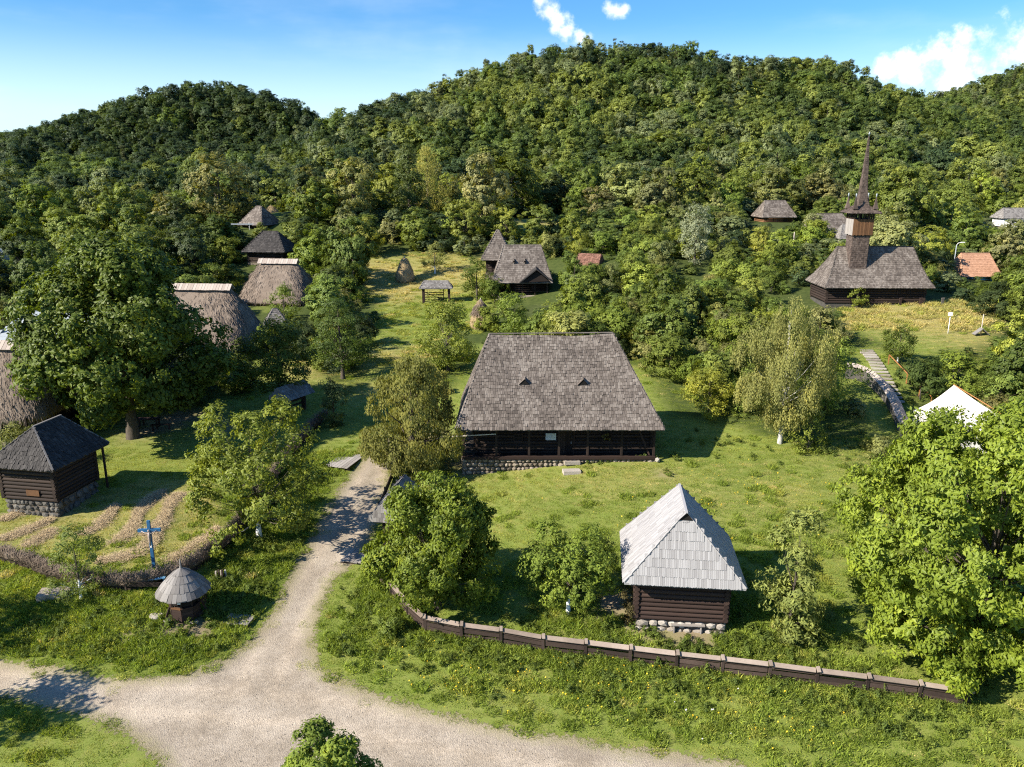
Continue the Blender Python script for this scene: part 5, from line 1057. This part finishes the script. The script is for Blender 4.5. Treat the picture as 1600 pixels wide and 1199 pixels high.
solo_tree('grey_shrub', 38, 735, 'grey green shrub between the dark hut and the thatched house at left', 'shrub', G_GREY, mat='leaf_dull', seed=132, Ht=3.6, Rd=2.6, base=.0, prof='dome', lobes=22, lobe_r=.3, tufts=14, tuft_r=.34, per=20, leaf=.16, wide=.45, trunk_r=.08)

# ================================================================ the woods: kinds shared by many trees
def proto(nm, mat, bk, **kw): V, F, S, mb = tree_arrays(**kw); return joined_mesh(nm, V, F, S, mb, M[mat], M[bk])
MID = [proto('tree', 'leaf', 'bark', seed=200+i, Ht=9, Rd=3.9, base=.08, prof=pf, lobes=lb, lobe_r=lr_, tufts=18, tuft_r=.40, per=30, leaf=.28, wide=.64, trunk_r=.22, flat=fl, coh=.7)
       for i, (pf, lb, lr_, fl) in enumerate([('dome', 44, .25, 1), ('egg', 38, .27, 1), ('round', 44, .24, 1), ('vase', 40, .24, .8), ('dome', 28, .32, 1)])]
SHR = [proto('shrub', 'leaf_dull', 'bark', seed=220+i, Ht=4, Rd=2.3, base=.0, prof=pf, lobes=lb, lobe_r=.31, tufts=16, tuft_r=.30, per=26, leaf=.20, wide=w_, trunk_r=.07, coh=.5)
       for i, (pf, lb, w_) in enumerate([('dome', 24, .5), ('egg', 20, .45), ('vase', 22, .5), ('dome', 18, .35)])]
FAR = [proto('tree', 'leaf', 'bark', seed=240+i, Ht=10, Rd=4.2, base=.05, prof=pf, lobes=lb, lobe_r=lr_, tufts=18, tuft_r=.46, per=26, leaf=.31, wide=.68, trunk_r=.2, limbs=False, coh=1.0)
       for i, (pf, lb, lr_) in enumerate([('dome', 34, .27), ('egg', 30, .30), ('round', 34, .27), ('vase', 30, .26), ('dome', 20, .36)])]
CON = [proto('conifer', 'leaf_dull', 'bark', seed=260+i, Ht=12, Rd=2.4, base=.12, prof='cone', lobes=30, lobe_r=.36, tufts=10, tuft_r=.5, per=14, leaf=.45, wide=.4, droop=.4, trunk_r=.2, limbs=False, flat=.5) for i in range(2)]
NEARC = [(G_MID, .2, 'mid green'), (G_OAK, .17, 'dark green'), (G_FRESH, .17, 'fresh green'), (G_LIME, .13, 'light green'), (G_YEL, .045, 'yellow green'), (G_GREY, .11, 'grey green'), (G_DARK, .08, 'very dark green'), (G_OLIVE, .07, 'olive green')]
OPEN = [poly(q) for q in [
 [(548,405),(640,398),(705,398),(768,415),(765,490),(735,520),(705,500),(665,560),(625,600),(612,650),(555,650),(572,560),(598,480),(560,440)],
 [(-60,700),(150,690),(220,650),(385,620),(500,590),(560,640),(600,690),(720,600),(745,540),(1000,575),(1042,655),(1150,668),(1200,695),(1335,700),(1340,760),(1345,900),(1650,1000),(1650,1190),(-60,1190)],
 [(1335,480),(1530,478),(1545,530),(1500,548),(1425,560),(1345,520)],
 [(768,352),(880,338),(900,352),(880,362),(790,368)],
 [(1335,550),(1375,545),(1425,610),(1425,690),(1380,690),(1325,600)],
 [(405,300),(450,295),(460,330),(430,345),(410,330)],
 [(400,560),(500,570),(480,640),(400,650)],
 [(560,300),(600,300),(590,320),(560,315)]]]
BLD = [(3.45,59.3,8.5),(8.9,38.5,4),(-31.3,51,4),(-45,63.5,8.5),(-38.2,87.6,7.5),(-33.6,112.8,6),(41,94.2,7.5),(35.5,94,5),(46,94,5),(1.4,112.3,3.7),(-1.75,119.6,3),(-39.2,131.5,4),(-45.3,146.5,3.4),(51.3,160,4),(54.8,141,4),(54.2,130,2.4),(69.5,121,3.5),(11.5,118.5,2.4),(-49.5,86,5),(-83,128,4),(103.5,166,5),(33.2,58.2,4.2),(-28.3,94.5,1.8),(-11.5,110,3),(-15.9,118,2.5),(-7.5,48,4),(-19.3,67.5,3),(29.5,66,2)]
KEEP = [(1272,222,1466,474,90),(1350,480,1530,532,84),(766,392,862,468,107),(755,358,805,400,117),(655,433,708,474,107),(612,402,654,441,116),(575,408,612,478,112),(606,480,690,555,98),(735,474,772,515,97),(362,405,478,490,109),(325,445,400,545,85),(385,362,452,405,129),(387,320,430,345,144),(1177,303,1234,345,156),(1262,330,1320,366,128),(1502,389,1550,428,117),(1325,548,1415,660,64),(416,290,448,328,183),(915,380,940,392,116),(1232,365,1244,396,112),(-10,555,24,690,60),(800,343,880,356,135),(1474,498,1492,524,80),(1522,495,1540,528,80),(615,240,694,320,172),(1060,330,1108,405,120),(716,520,1038,660,54),(1440,612,1562,660,56),(1551,282,1598,325,160),(560,590,640,660,75),(1145,480,1200,690,58),(657,405,705,428,114),(1573,326,1600,334,160),(1485,385,1500,415,118),(0,525,14,552,84)]
SPOTS = []
NAMED = [(o.location.x, o.location.y) for o in sc.objects if o.type == 'EMPTY' and o.get('category') in ('tree', 'shrub')]
def try_tree(x, y, hh, ww, kind, col, force=False):
    "keeps what the photo shows in the clear: nothing tall may stand in front of it"
    for bx, by, br in BLD:
        if (x-bx)**2+(y-by)**2 < (br+ww*.35)**2: return None
    for bx, by in NAMED:
        if (x-bx)**2+(y-by)**2 < (2.2)**2: return None
    z = h1(x, y); u, v, d = proj(x, y, z); u1, v1, d1 = proj(x, y, z+hh); w2 = ww*.5*FPX/d*.86
    for a, b, c, e, tk in KEEP:
        if d < tk and u+w2 > a and u-w2 < c and v > b and v1 < e: return None
    return (x, y, z, hh, ww, kind, col, float(u), float(v), float(v1), float(d))
r = random.Random(99)
def pick(L):
    q = r.random()*sum(w for _, w, _ in L)
    for i, (c, w, n_) in enumerate(L):
        q -= w
        if q <= 0: return i
    return 0
cand = []
y = 58.0
while y < 205:
    dep = 3.3 + max(0, y-90)*.016; x = -.80*y - 6
    while x < .80*y + 6:
        cand.append((x + r.uniform(-.45, .45)*dep, y + r.uniform(-.45, .45)*dep)); x += dep
    y += dep*.92
CA = np.array(cand); ok = np.ones(len(CA), bool)
for P_ in OPEN: ok &= poly_sd(CA[:, 0], CA[:, 1], P_) > .6
ok &= poly_sd(CA[:, 0], CA[:, 1], ROAD) > 2
lastbig = []
for (x, y) in CA[ok]:
    z = h1(x, y); u, v, d = proj(x, y, z)
    if v > 720 or (v > 664 and 380 < u < 1300): continue
    thicket = 830 < u < 1345 and v > 350; leftw = u < 560
    pbig = .16 if thicket else (.62 if leftw else .5)
    if y > 150: pbig = .8
    if u > 1340: pbig = .35
    s = None
    ci = pick(NEARC)
    if leftw and r.random() < .4: ci = r.choice([0, 1, 6])
    if (thicket or (u > 430 and d > 130)) and r.random() < .5: ci = r.choice([3, 3, 2, 5, 5, 7, 2, 3, 0])
    if r.random() < pbig:
        hh = (r.uniform(5.5, 10.5) if y < 140 else r.uniform(7, 14)) if not thicket else r.uniform(4.5, 7); ww = hh*r.uniform(.78, 1.1)
        if u < 480 and y > 165: hh *= .72; ww *= .8
        if u < 430 and d < 100: hh = r.uniform(2.5, 4.5); ww = hh*1.1
        if all((x-a)**2+(y-b)**2 > (ww*.5+c*.42)**2 for a, b, c in lastbig[-160:]): s = try_tree(x, y, hh, ww, 'tree', ci)
        if s: lastbig.append((x, y, ww*.5))
    if s is None:
        if any((x-a)**2+(y-b)**2 < (c*.55)**2 for a, b, c in lastbig[-160:]): continue
        for hh in (r.uniform(2.8, 5.0), r.uniform(1.5, 2.4), 1.1):
            s = try_tree(x, y, hh, hh*r.uniform(1.0, 1.45), 'shrub', ci)
            if s: break
    if s: SPOTS.append(s)
LM = [(1370,430,'the wooden church'),(815,440,'the gabled porch cottage'),(683,455,'the roofed meadow gate'),(633,420,'the golden haystack'),(425,450,'the steep thatched house'),(360,500,'the long thatched house behind the oak'),(419,385,'the black roofed house'),(408,335,'the small uphill hut'),
 (1205,325,'the stone based house'),(1290,345,'the low grey house by the tower'),(1526,410,'the orange tiled house'),(880,600,'the big log house'),(1218,560,'the weeping birch'),(645,285,'the dark conical tree'),(200,500,'the big oak'),(1500,640,'the canvas tent'),(928,393,'the red tiled ruin'),
 (1085,345,'the silvery poplar'),(1365,600,'the hillside steps'),(1480,510,'the white sign post'),(778,390,'the pyramid roofed hut'),(750,495,'the brown topped haystack'),(1572,300,'the pale larch'),(540,510,'the dark layered tree'),(10,600,'the thatched house at the edge'),(432,308,'the distant low haystack'),(1340,300,'the church spire'),(1238,380,'the bare pole'),(445,580,'the whitewashed fruit tree')]
used_l = {}
def auto_label(s, kind):
    u, v = s[7], (s[8]+s[9])/2; col = NEARC[s[6]][2]; ratio = s[4]/s[3]
    shp = 'broad' if ratio > (1.25 if kind == 'shrub' else .9) else ('slim' if ratio < (1.1 if kind == 'shrub' else .8) else 'rounded')
    size = ('tall' if s[3] > 8.6 else 'middling' if s[3] > 6.8 else 'small') if kind == 'tree' else ('high' if s[3] > 4 else 'medium' if s[3] > 2.6 else 'low')
    L = sorted(LM, key=lambda q: math.hypot(q[0]-u, q[1]-v))
    cands = []
    for q in L[:4]:
        dx, dy = u-q[0], v-q[1]; dd = math.hypot(dx, dy); far_ = 'just ' if dd < 45 else ('' if dd < 110 else 'well ')
        a = math.degrees(math.atan2(-dy, dx)) % 360; k = int((a+22.5)//45) % 8
        rel = ['right of', 'above and right of', 'above', 'above and left of', 'left of', 'below and left of', 'below', 'below and right of'][k]
        cands.append(f'{size} {shp} {col} {kind} {far_}{rel} {q[2]}')
    for c in cands:
        if c not in used_l and len(c.split()) <= 16: used_l[c] = 1; return c
    for q in L[:3]:
        for q2 in L[1:6]:
            if q is q2: continue
            c = f'{shp} {col} {kind} between {q[2]} and {q2[2]}'
            if c not in used_l and len(c.split()) <= 16: used_l[c] = 1; return c
    c = cands[0]
    return c
def area(s): return (s[3]*s[4])/s[10]**2
vis = [s for s in SPOTS if -60 < s[7] < 1660]
TR = sorted([s for s in vis if s[5] == 'tree'], key=area, reverse=True); SH = sorted([s for s in vis if s[5] == 'shrub'], key=area, reverse=True)
REST = TR[270:] + SH[270:]
for kind, LST, PR, h0, w0, cat in (('tree', TR[:270], MID, 9, 7.8, 'tree'), ('shrub', SH[:270], SHR, 4, 4.6, 'shrub')):
    for i, s in enumerate(LST):
        nmx = 'broadleaf_tree' if kind == 'tree' else 'thicket_shrub'
        o = mobj(nmx, r.choice(PR)); o.location = (s[0], s[1], s[2]-.1); o.rotation_euler = (0, 0, r.uniform(0, 6.28)); k = s[4]/w0; o.scale = (k, k*r.uniform(.92, 1.08), s[3]/h0)
        c = NEARC[s[6]][0]; j = r.uniform(.85, 1.2); j2 = r.uniform(.95, 1.10); o.color = (c[0]*j*j2, c[1]*j, c[2]*j*r.uniform(.9, 1.4), 1)
        tag(o, auto_label(s, kind), cat, 'broadleaf trees around the village' if kind == 'tree' else 'shrubs in the thickets')
print('scatter', len(TR), len(SH), len(REST))

# ================================================================ far woods as one mass: points carrying tree shapes
def instancer(name, P, scale, rot, pick_, protos, kind='stuff'):
    colln = bpy.data.collections.new(name+'_kinds')
    for i, (me, c) in enumerate(protos):
        o = bpy.data.objects.new('kind_%03d' % i, me); colln.objects.link(o)
        base_m = me.materials[0]
        if base_m.name in ('green_leaf', 'dull_leaf', 'grass_blade'):
            key = base_m.name + ' %.3f %.3f %.3f' % c
            if key not in M: M[key] = leafmat(base_m.name+' variant', *{'green_leaf': (.30, .5, .22), 'dull_leaf': (.28, .62, .15), 'grass_blade': (.35, .6, .15)}[base_m.name], fixed=c)
            o.material_slots[0].link = 'OBJECT'; o.material_slots[0].material = M[key]
    me = bpy.data.meshes.new(name); me.vertices.add(len(P)); me.vertices.foreach_set('co', np.asarray(P, np.float32).ravel())
    a = me.attributes.new('scl', 'FLOAT_VECTOR', 'POINT'); a.data.foreach_set('vector', np.asarray(scale, np.float32).ravel())
    a = me.attributes.new('rot', 'FLOAT_VECTOR', 'POINT'); a.data.foreach_set('vector', np.asarray(rot, np.float32).ravel())
    a = me.attributes.new('pick', 'INT', 'POINT'); a.data.foreach_set('value', np.asarray(pick_, np.int32))
    o = mobj(name, me); o['kind'] = kind
    ng = bpy.data.node_groups.new(name, 'GeometryNodeTree'); ng.interface.new_socket('Geometry', in_out='INPUT', socket_type='NodeSocketGeometry'); ng.interface.new_socket('Geometry', in_out='OUTPUT', socket_type='NodeSocketGeometry')
    gi = ng.nodes.new('NodeGroupInput'); go = ng.nodes.new('NodeGroupOutput'); mp_ = ng.nodes.new('GeometryNodeMeshToPoints'); ip = ng.nodes.new('GeometryNodeInstanceOnPoints'); ci = ng.nodes.new('GeometryNodeCollectionInfo')
    ci.inputs['Collection'].default_value = colln; ci.inputs['Separate Children'].default_value = True; ci.inputs['Reset Children'].default_value = True
    def na(nm, ty): n = ng.nodes.new('GeometryNodeInputNamedAttribute'); n.data_type = ty; n.inputs['Name'].default_value = nm; return n.outputs['Attribute']
    L_ = ng.links.new; L_(gi.outputs[0], mp_.inputs['Mesh']); L_(mp_.outputs[0], ip.inputs['Points']); L_(ci.outputs[0], ip.inputs['Instance']); ip.inputs['Pick Instance'].default_value = True
    L_(na('pick', 'INT'), ip.inputs['Instance Index']); L_(na('rot', 'FLOAT_VECTOR'), ip.inputs['Rotation']); L_(na('scl', 'FLOAT_VECTOR'), ip.inputs['Scale']); L_(ip.outputs[0], go.inputs[0])
    md = o.modifiers.new('points', 'NODES'); md.node_group = ng; return o
FC = [(.108,.155,.034), (.132,.176,.040), (.078,.114,.030), (.185,.222,.050), (.170,.205,.090), (.052,.082,.032), (.118,.168,.038)]
PROT = [(m_, c) for m_ in FAR for c in FC] + [(m_, c) for m_ in CON for c in ((.045,.062,.022), (.068,.080,.032))]
P = []; y = 196.0
rg = np.random.default_rng(5)
while y < 620:
    st = 6.3; xs = np.arange(-.78*y-10, .78*y+10, st); P.append(np.c_[xs+rg.uniform(-3, 3, len(xs)), np.full(len(xs), y)+rg.uniform(-3, 3, len(xs))]); y += st*.9
P = np.vstack(P); z = H(P[:, 0], P[:, 1]); az = np.arctan2(P[:, 0], P[:, 1]); el = (z+11-CAMZ)/np.hypot(P[:, 0], P[:, 1])
order = np.argsort(P[:, 1]); hz_ = np.full(400, -9.0); keep = np.zeros(len(P), bool)
bi = np.clip(((az+.75)/1.5*400).astype(int), 0, 399)
for i in order:
    b = bi[i]; m_ = hz_[max(0, b-1):b+2].min()
    if el[i] > m_ - .006: keep[i] = True
    hz_[b] = max(hz_[b], (z[i]+3-CAMZ)/math.hypot(P[i, 0], P[i, 1]))
u, v, d = proj(P[:, 0], P[:, 1], z)
band = (u < 500) & (v > 235) & (v < 300) & (P[:, 1] < 350)     # scrubby orchard strip below the left hill
keep &= ~(band & (rg.uniform(0, 1, len(P)) < .35))
P, z, u, v, d, band = P[keep], z[keep], u[keep], v[keep], d[keep], band[keep]; n = len(P)
szr = rg.uniform(0, 1, n)**1.2; hh = (7.5+6.5*szr)*rg.uniform(.88, 1.12, n)*np.where(band, .48, 1)*(1+.12*vnoise(P[:, 0], P[:, 1], .05, 3)); ww = (6.4+6.2*szr)*rg.uniform(.88, 1.12, n)*np.where(band, .62, 1)
patch = vnoise(P[:, 0], P[:, 1], .035, 21)
pk = rg.integers(0, 5, n)*7 + np.where(rg.uniform(0, 1, n) < .62, np.clip(((patch+1)*3.5).astype(int), 0, 6), rg.integers(0, 7, n))
lefthill = (u < 530) & (P[:, 1] > 335); pk = np.where(lefthill & (rg.uniform(0, 1, n) < .9), (pk//7)*7+np.where(rg.uniform(0, 1, n) < .65, 5, 2), pk)  # darker leaf colours paint in the shade on the left hill's flank
pk = np.where(band, (pk//7)*7+rg.choice([1, 3, 3, 4, 4], n), pk)
con = (rg.uniform(0, 1, n) < np.where((v < 125) & (u > 700), .30, np.where((v < 190) & (u > 600), .10, .015))); pk = np.where(con, 35+rg.integers(0, 4, n), pk)
sclv = np.c_[ww/8.4, ww/8.4*rg.uniform(.9, 1.1, n), hh/10.0]; sclv[con] = np.c_[rg.uniform(.8, 1.3, con.sum()), rg.uniform(.8, 1.3, con.sum()), rg.uniform(.8, 1.15, con.sum())]
# the smaller trees past the limit nearer by
if REST:
    RP = np.array([[s[0], s[1]] for s in REST]); rz = np.array([s[2] for s in REST])
    P = np.vstack([P, RP]); z = np.r_[z, rz]; sclv = np.vstack([sclv, [[s[4]/8.4, s[4]/8.4, s[3]/10.0] for s in REST]]); pk = np.r_[pk, [r.randrange(5)*7+r.randrange(7) for s in REST]]; n = len(P)
instancer('distant_woodland', np.c_[P, z-.3], sclv, np.c_[rg.normal(0, .04, n), rg.normal(0, .04, n), rg.uniform(0, 6.28, n)], pk, PROT)
WOODP = np.vstack([P, [[s[0], s[1]] for s in SPOTS]])
print('forest', n)
# ================================================================ ground sheet, now that the woods are known
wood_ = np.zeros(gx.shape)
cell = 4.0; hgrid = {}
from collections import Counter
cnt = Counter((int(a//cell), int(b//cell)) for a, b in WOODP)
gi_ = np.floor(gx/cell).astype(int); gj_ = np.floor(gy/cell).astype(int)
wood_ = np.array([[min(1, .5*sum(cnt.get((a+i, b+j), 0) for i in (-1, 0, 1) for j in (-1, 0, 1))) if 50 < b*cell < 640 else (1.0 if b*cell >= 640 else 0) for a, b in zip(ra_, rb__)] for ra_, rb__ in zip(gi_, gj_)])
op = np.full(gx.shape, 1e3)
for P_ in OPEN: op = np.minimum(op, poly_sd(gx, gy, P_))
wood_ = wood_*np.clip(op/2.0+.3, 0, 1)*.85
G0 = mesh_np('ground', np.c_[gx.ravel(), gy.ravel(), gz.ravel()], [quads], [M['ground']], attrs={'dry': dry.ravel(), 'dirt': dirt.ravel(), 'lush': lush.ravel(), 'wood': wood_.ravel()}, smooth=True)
tag(mobj('ground', G0), kind='structure')
# ================================================================ grass, weeds, wild flowers, pebbles
def blade_patch(seed, rad, nb, h_, w_, lean=.5, mat='grassblade'):
    r_g = np.random.default_rng(seed); a = r_g.uniform(0, 6.28, nb); q = rad*np.sqrt(r_g.uniform(0, 1, nb)); base = np.c_[np.cos(a)*q, np.sin(a)*q, np.zeros(nb)-.01]
    clump = vnoise(base[:, 0]+seed, base[:, 1], 9, seed); L = h_*r_g.uniform(.4, 1.3, nb)*(1+.4*clump); dr_ = r_g.normal(size=(nb, 3))*lean; dr_[:, 2] = 1; dr_ = unit(dr_)
    s_ = unit(np.cross(dr_, r_g.normal(size=(nb, 3))))*w_*.5; tip = base+dr_*L[:, None]; tip[:, :2] += dr_[:, :2]*L[:, None]*.4; mid = base+dr_*L[:, None]*.55
    V = np.stack([base-s_*.7, base+s_*.7, mid+s_, tip, mid-s_], 1).reshape(-1, 3); k = np.arange(nb)*5
    F1 = np.stack([k, k+1, k+2, k+4], 1); F2 = np.stack([k+4, k+2, k+3], 1)
    return mesh_np('grass', V, [F1, F2], [M[mat]], attrs={'shade': np.repeat(np.clip(r_g.uniform(0, 1, nb)*.8+.1, 0, 1), 5)})
SHORT = [blade_patch(300+i, .42, 170, .042, .020, .8) for i in range(3)]; TALL = [blade_patch(310+i, .40, 170, .19, .026, .55) for i in range(3)]
GC = [(.19,.25,.043), (.26,.29,.062), (.15,.21,.032), (.34,.33,.11), (.42,.37,.16)]
GP = [(m_, c) for m_ in SHORT for c in GC] + [(m_, c) for m_ in TALL for c in GC]
q = []; y = 24.0
while y < 84: 
    st = .43 if y < 60 else .62; xs = np.arange(-.72*y-1, .72*y+1, st); q.append(np.c_[xs+rg.uniform(-.2, .2, len(xs)), np.full(len(xs), y)+rg.uniform(-.2, .2, len(xs))]); y += st
q = np.vstack(q); s_, h_, dr1, di1, lu1 = cover(q[:, 0], q[:, 1]); edge_n = .45*vnoise(q[:, 0], q[:, 1], 1.9, 31)+.3*vnoise(q[:, 0], q[:, 1], 5, 32)
keep = (s_+edge_n > .12) & (di1 < .45+rg.uniform(-.2, .2, len(q)))
keep |= (s_ > -2.2) & (rg.uniform(0, 1, len(q)) < .035)*(s_ > -.9)
for bx, by, hx_, hy_ in [(3.45, 59.3, 7.2, 4), (8.9, 38.5, 2.4, 2.4), (-31.3, 51, 2.1, 2.1), (-17.5, 38.4, .9, .9)]: keep &= ~((abs(q[:, 0]-bx) < hx_) & (abs(q[:, 1]-by) < hy_))
q = q[keep]; s_, dr1, lu1 = s_[keep], dr1[keep], lu1[keep]; n = len(q); zz = H(q[:, 0], q[:, 1])+.03*vnoise(q[:, 0], q[:, 1], 1.3, 8)+.05*vnoise(q[:, 0], q[:, 1], .4, 9)
fence_side = line_d(q[:, 0], q[:, 1], FW) < 3.5; outside = q[:, 1] < np.interp(q[:, 0], [p.x for p in FW[3:]], [p.y for p in FW[3:]])
tallp = np.clip(lu1*1.2 + .25*((outside) & (q[:, 0] > -4)) + .5*((line_d(q[:, 0], q[:, 1], FW) < 1.0)) + .12*(vnoise(q[:, 0], q[:, 1], .8, 41) > .45), 0, 1)*np.where(dr1 > .4, .4, 1)*np.where(abs(s_) < .8, .3, 1)
tl = rg.uniform(0, 1, n) < tallp; dryp = rg.uniform(0, 1, n) < dr1*.9; 
pn = vnoise(q[:, 0], q[:, 1], .45, 51)
ci = np.where(dryp & ~(tl & (rg.uniform(0, 1, n) < .8)), rg.integers(3, 5, n), np.where(pn+rg.normal(0, .5, n) > .3, 1, np.where(rg.uniform(0, 1, n) < .4+.4*lu1, 2, 0)))
ci = np.where(tl & (ci == 1) & (rg.uniform(0, 1, n) < .7), 0, ci); pk = np.where(tl, 15, 0) + rg.integers(0, 3, n)*5 + ci; sg = rg.uniform(.75, 1.35, n); sg2 = sg*np.where(s_ < .5, .6, 1)
instancer('meadow_grass', np.c_[q, zz], np.c_[sg, sg, sg2*rg.uniform(.7, 1.3, n)], np.c_[np.zeros(n), np.zeros(n), rg.uniform(0, 6.28, n)], pk, GP)
print('grass', n)
# coarser tussocks on the far clearings
q = np.array([(a, b) for b in np.arange(82, 150, .8) for a in np.arange(-.75*b, .75*b, .8)]); q += rg.uniform(-.4, .4, q.shape); ins_ = np.zeros(len(q), bool)
for P_ in (OPEN[0], OPEN[2], OPEN[3], OPEN[6]): ins_ |= poly_sd(q[:, 0], q[:, 1], P_) < 1.5
q = q[ins_]; n = len(q); _, _, dr2, _, _ = cover(q[:, 0], q[:, 1]); dr2 = np.clip(dr2+.1, 0, 1); sg = rg.uniform(1.3, 2.3, n)
ci = np.where(rg.uniform(0, 1, n) < dr2*.95, rg.integers(3, 5, n), rg.integers(0, 2, n)); pk = np.where(rg.uniform(0, 1, n) < np.where(q[:, 0] > 20, .5, .2), 15, 0)+rg.integers(0, 3, n)*5+ci
instancer('clearing_grass', np.c_[q, H(q[:, 0], q[:, 1])+.03*vnoise(q[:, 0], q[:, 1], 1.3, 8)], np.c_[sg, sg, sg*np.where(q[:, 0] > 20, .9, .55)], np.c_[np.zeros(n), np.zeros(n), rg.uniform(0, 6.28, n)], pk, GP)
# leafy weeds
wv, wf, ws, _ = tree_arrays(400, .45, .38, base=0, prof='dome', lobes=9, lobe_r=.4, tufts=7, tuft_r=.10, per=8, leaf=.10, wide=.5, limbs=False)
WE = crown_mesh('weed', wv, wf, ws, M['leaf_dull'])
wp = []
for (u_, v_, rad_, cn) in [(640,1010,3,40),(760,1030,3,45),(900,1040,3,45),(1050,1060,3,50),(1200,1075,3,50),(1350,1095,3,45),(1150,1010,2.5,40),(1000,1000,3,30),(350,960,3,50),(150,1000,4,60),(60,1000,3,40),(430,860,3,60),(455,800,3,50),(400,920,3,45),(880,970,4,30),(1270,1020,3,40),(330,930,2,30),(1300,700,3,25),(1000,722,3,14),(930,718,1.5,10),(1180,700,3,20),(480,740,2.5,30),(520,1000,3,20),(1480,1120,3,40),(590,950,2.5,25)]:
    c = at(u_, v_); wp.append(np.c_[c.x+rg.normal(0, rad_*.6, cn), c.y+rg.normal(0, rad_*.4, cn)])
wp = np.vstack(wp); s2 = poly_sd(wp[:, 0], wp[:, 1], ROAD); wp = wp[s2 > .5]; n = len(wp); k = rg.uniform(.35, 1.1, n)
instancer('low_weeds', np.c_[wp, H(wp[:, 0], wp[:, 1])], np.c_[k, k, k*rg.uniform(.6, 1.2, n)], np.c_[np.zeros(n), np.zeros(n), rg.uniform(0, 6.28, n)], rg.integers(0, 3, n), [(WE, (.10,.14,.026)), (WE, (.13,.17,.03)), (WE, (.085,.12,.025))])
# yellow and white wild flowers
fp = []
for (u_, v_, rad_, cn, w_) in [(960,1085,2.2,60,0),(1010,1075,2,50,0),(1150,1110,2.5,40,0),(720,1065,2,50,0),(820,1080,3,50,0),(1230,1140,2.5,50,0),(760,1060,2.5,40,0),(900,1050,2.5,40,0),(1290,860,6,60,0),(1180,760,5,90,0),(1100,790,4,50,0),(1100,1125,2,18,1),(660,1040,2,30,0),(950,800,4,30,0)]:
    c = at(u_, v_); cn = int(cn*.42); fp.append(np.c_[c.x+rg.normal(0, rad_*.6, cn), c.y+rg.normal(0, rad_*.4, cn), np.full(cn, w_)])
fp = np.vstack(fp)
fm = MB().obox((0, 0, .16), (.035, 0, .0), (0, .035, .01), (0, 0, .008)).obox((0, 0, .08), (.004, 0, 0), (0, .004, 0), (0, 0, .08)).mesh('flower', M['petal']); fm2 = fm.copy(); fm2.materials[0] = M['petal_white']
n = len(fp); instancer('wild_flowers', np.c_[fp[:, :2], H(fp[:, 0], fp[:, 1])+.05], np.ones((n, 3))*rg.uniform(.45, .95, (n, 1)), np.c_[rg.normal(0, .3, n), rg.normal(0, .3, n), rg.uniform(0, 6, n)], fp[:, 2].astype(int), [(fm, (1, 1, 1)), (fm2, (1, 1, 1))])
# pebbles on the road
pp = np.c_[rg.uniform(-30, 25, 30000), rg.uniform(26, 62, 30000)]; s3 = poly_sd(pp[:, 0], pp[:, 1], ROAD); pp = pp[(s3 < .1)][:9000]; n = len(pp)
pm = stone_mesh(77, 1, .8, .5, M['slab']); pm2 = stone_mesh(78, 1, .9, .6, M['stone_grey']); kk = rg.uniform(.015, .055, n)**1.0
instancer('road_gravel', np.c_[pp, H(pp[:, 0], pp[:, 1])+.03*vnoise(pp[:, 0], pp[:, 1], 1.3, 8)+.05*vnoise(pp[:, 0], pp[:, 1], .4, 9)-.035], np.c_[kk, kk, kk], np.c_[np.zeros(n), np.zeros(n), rg.uniform(0, 6, n)], rg.integers(0, 2, n), [(pm, (1, 1, 1)), (pm2, (1, 1, 1))])
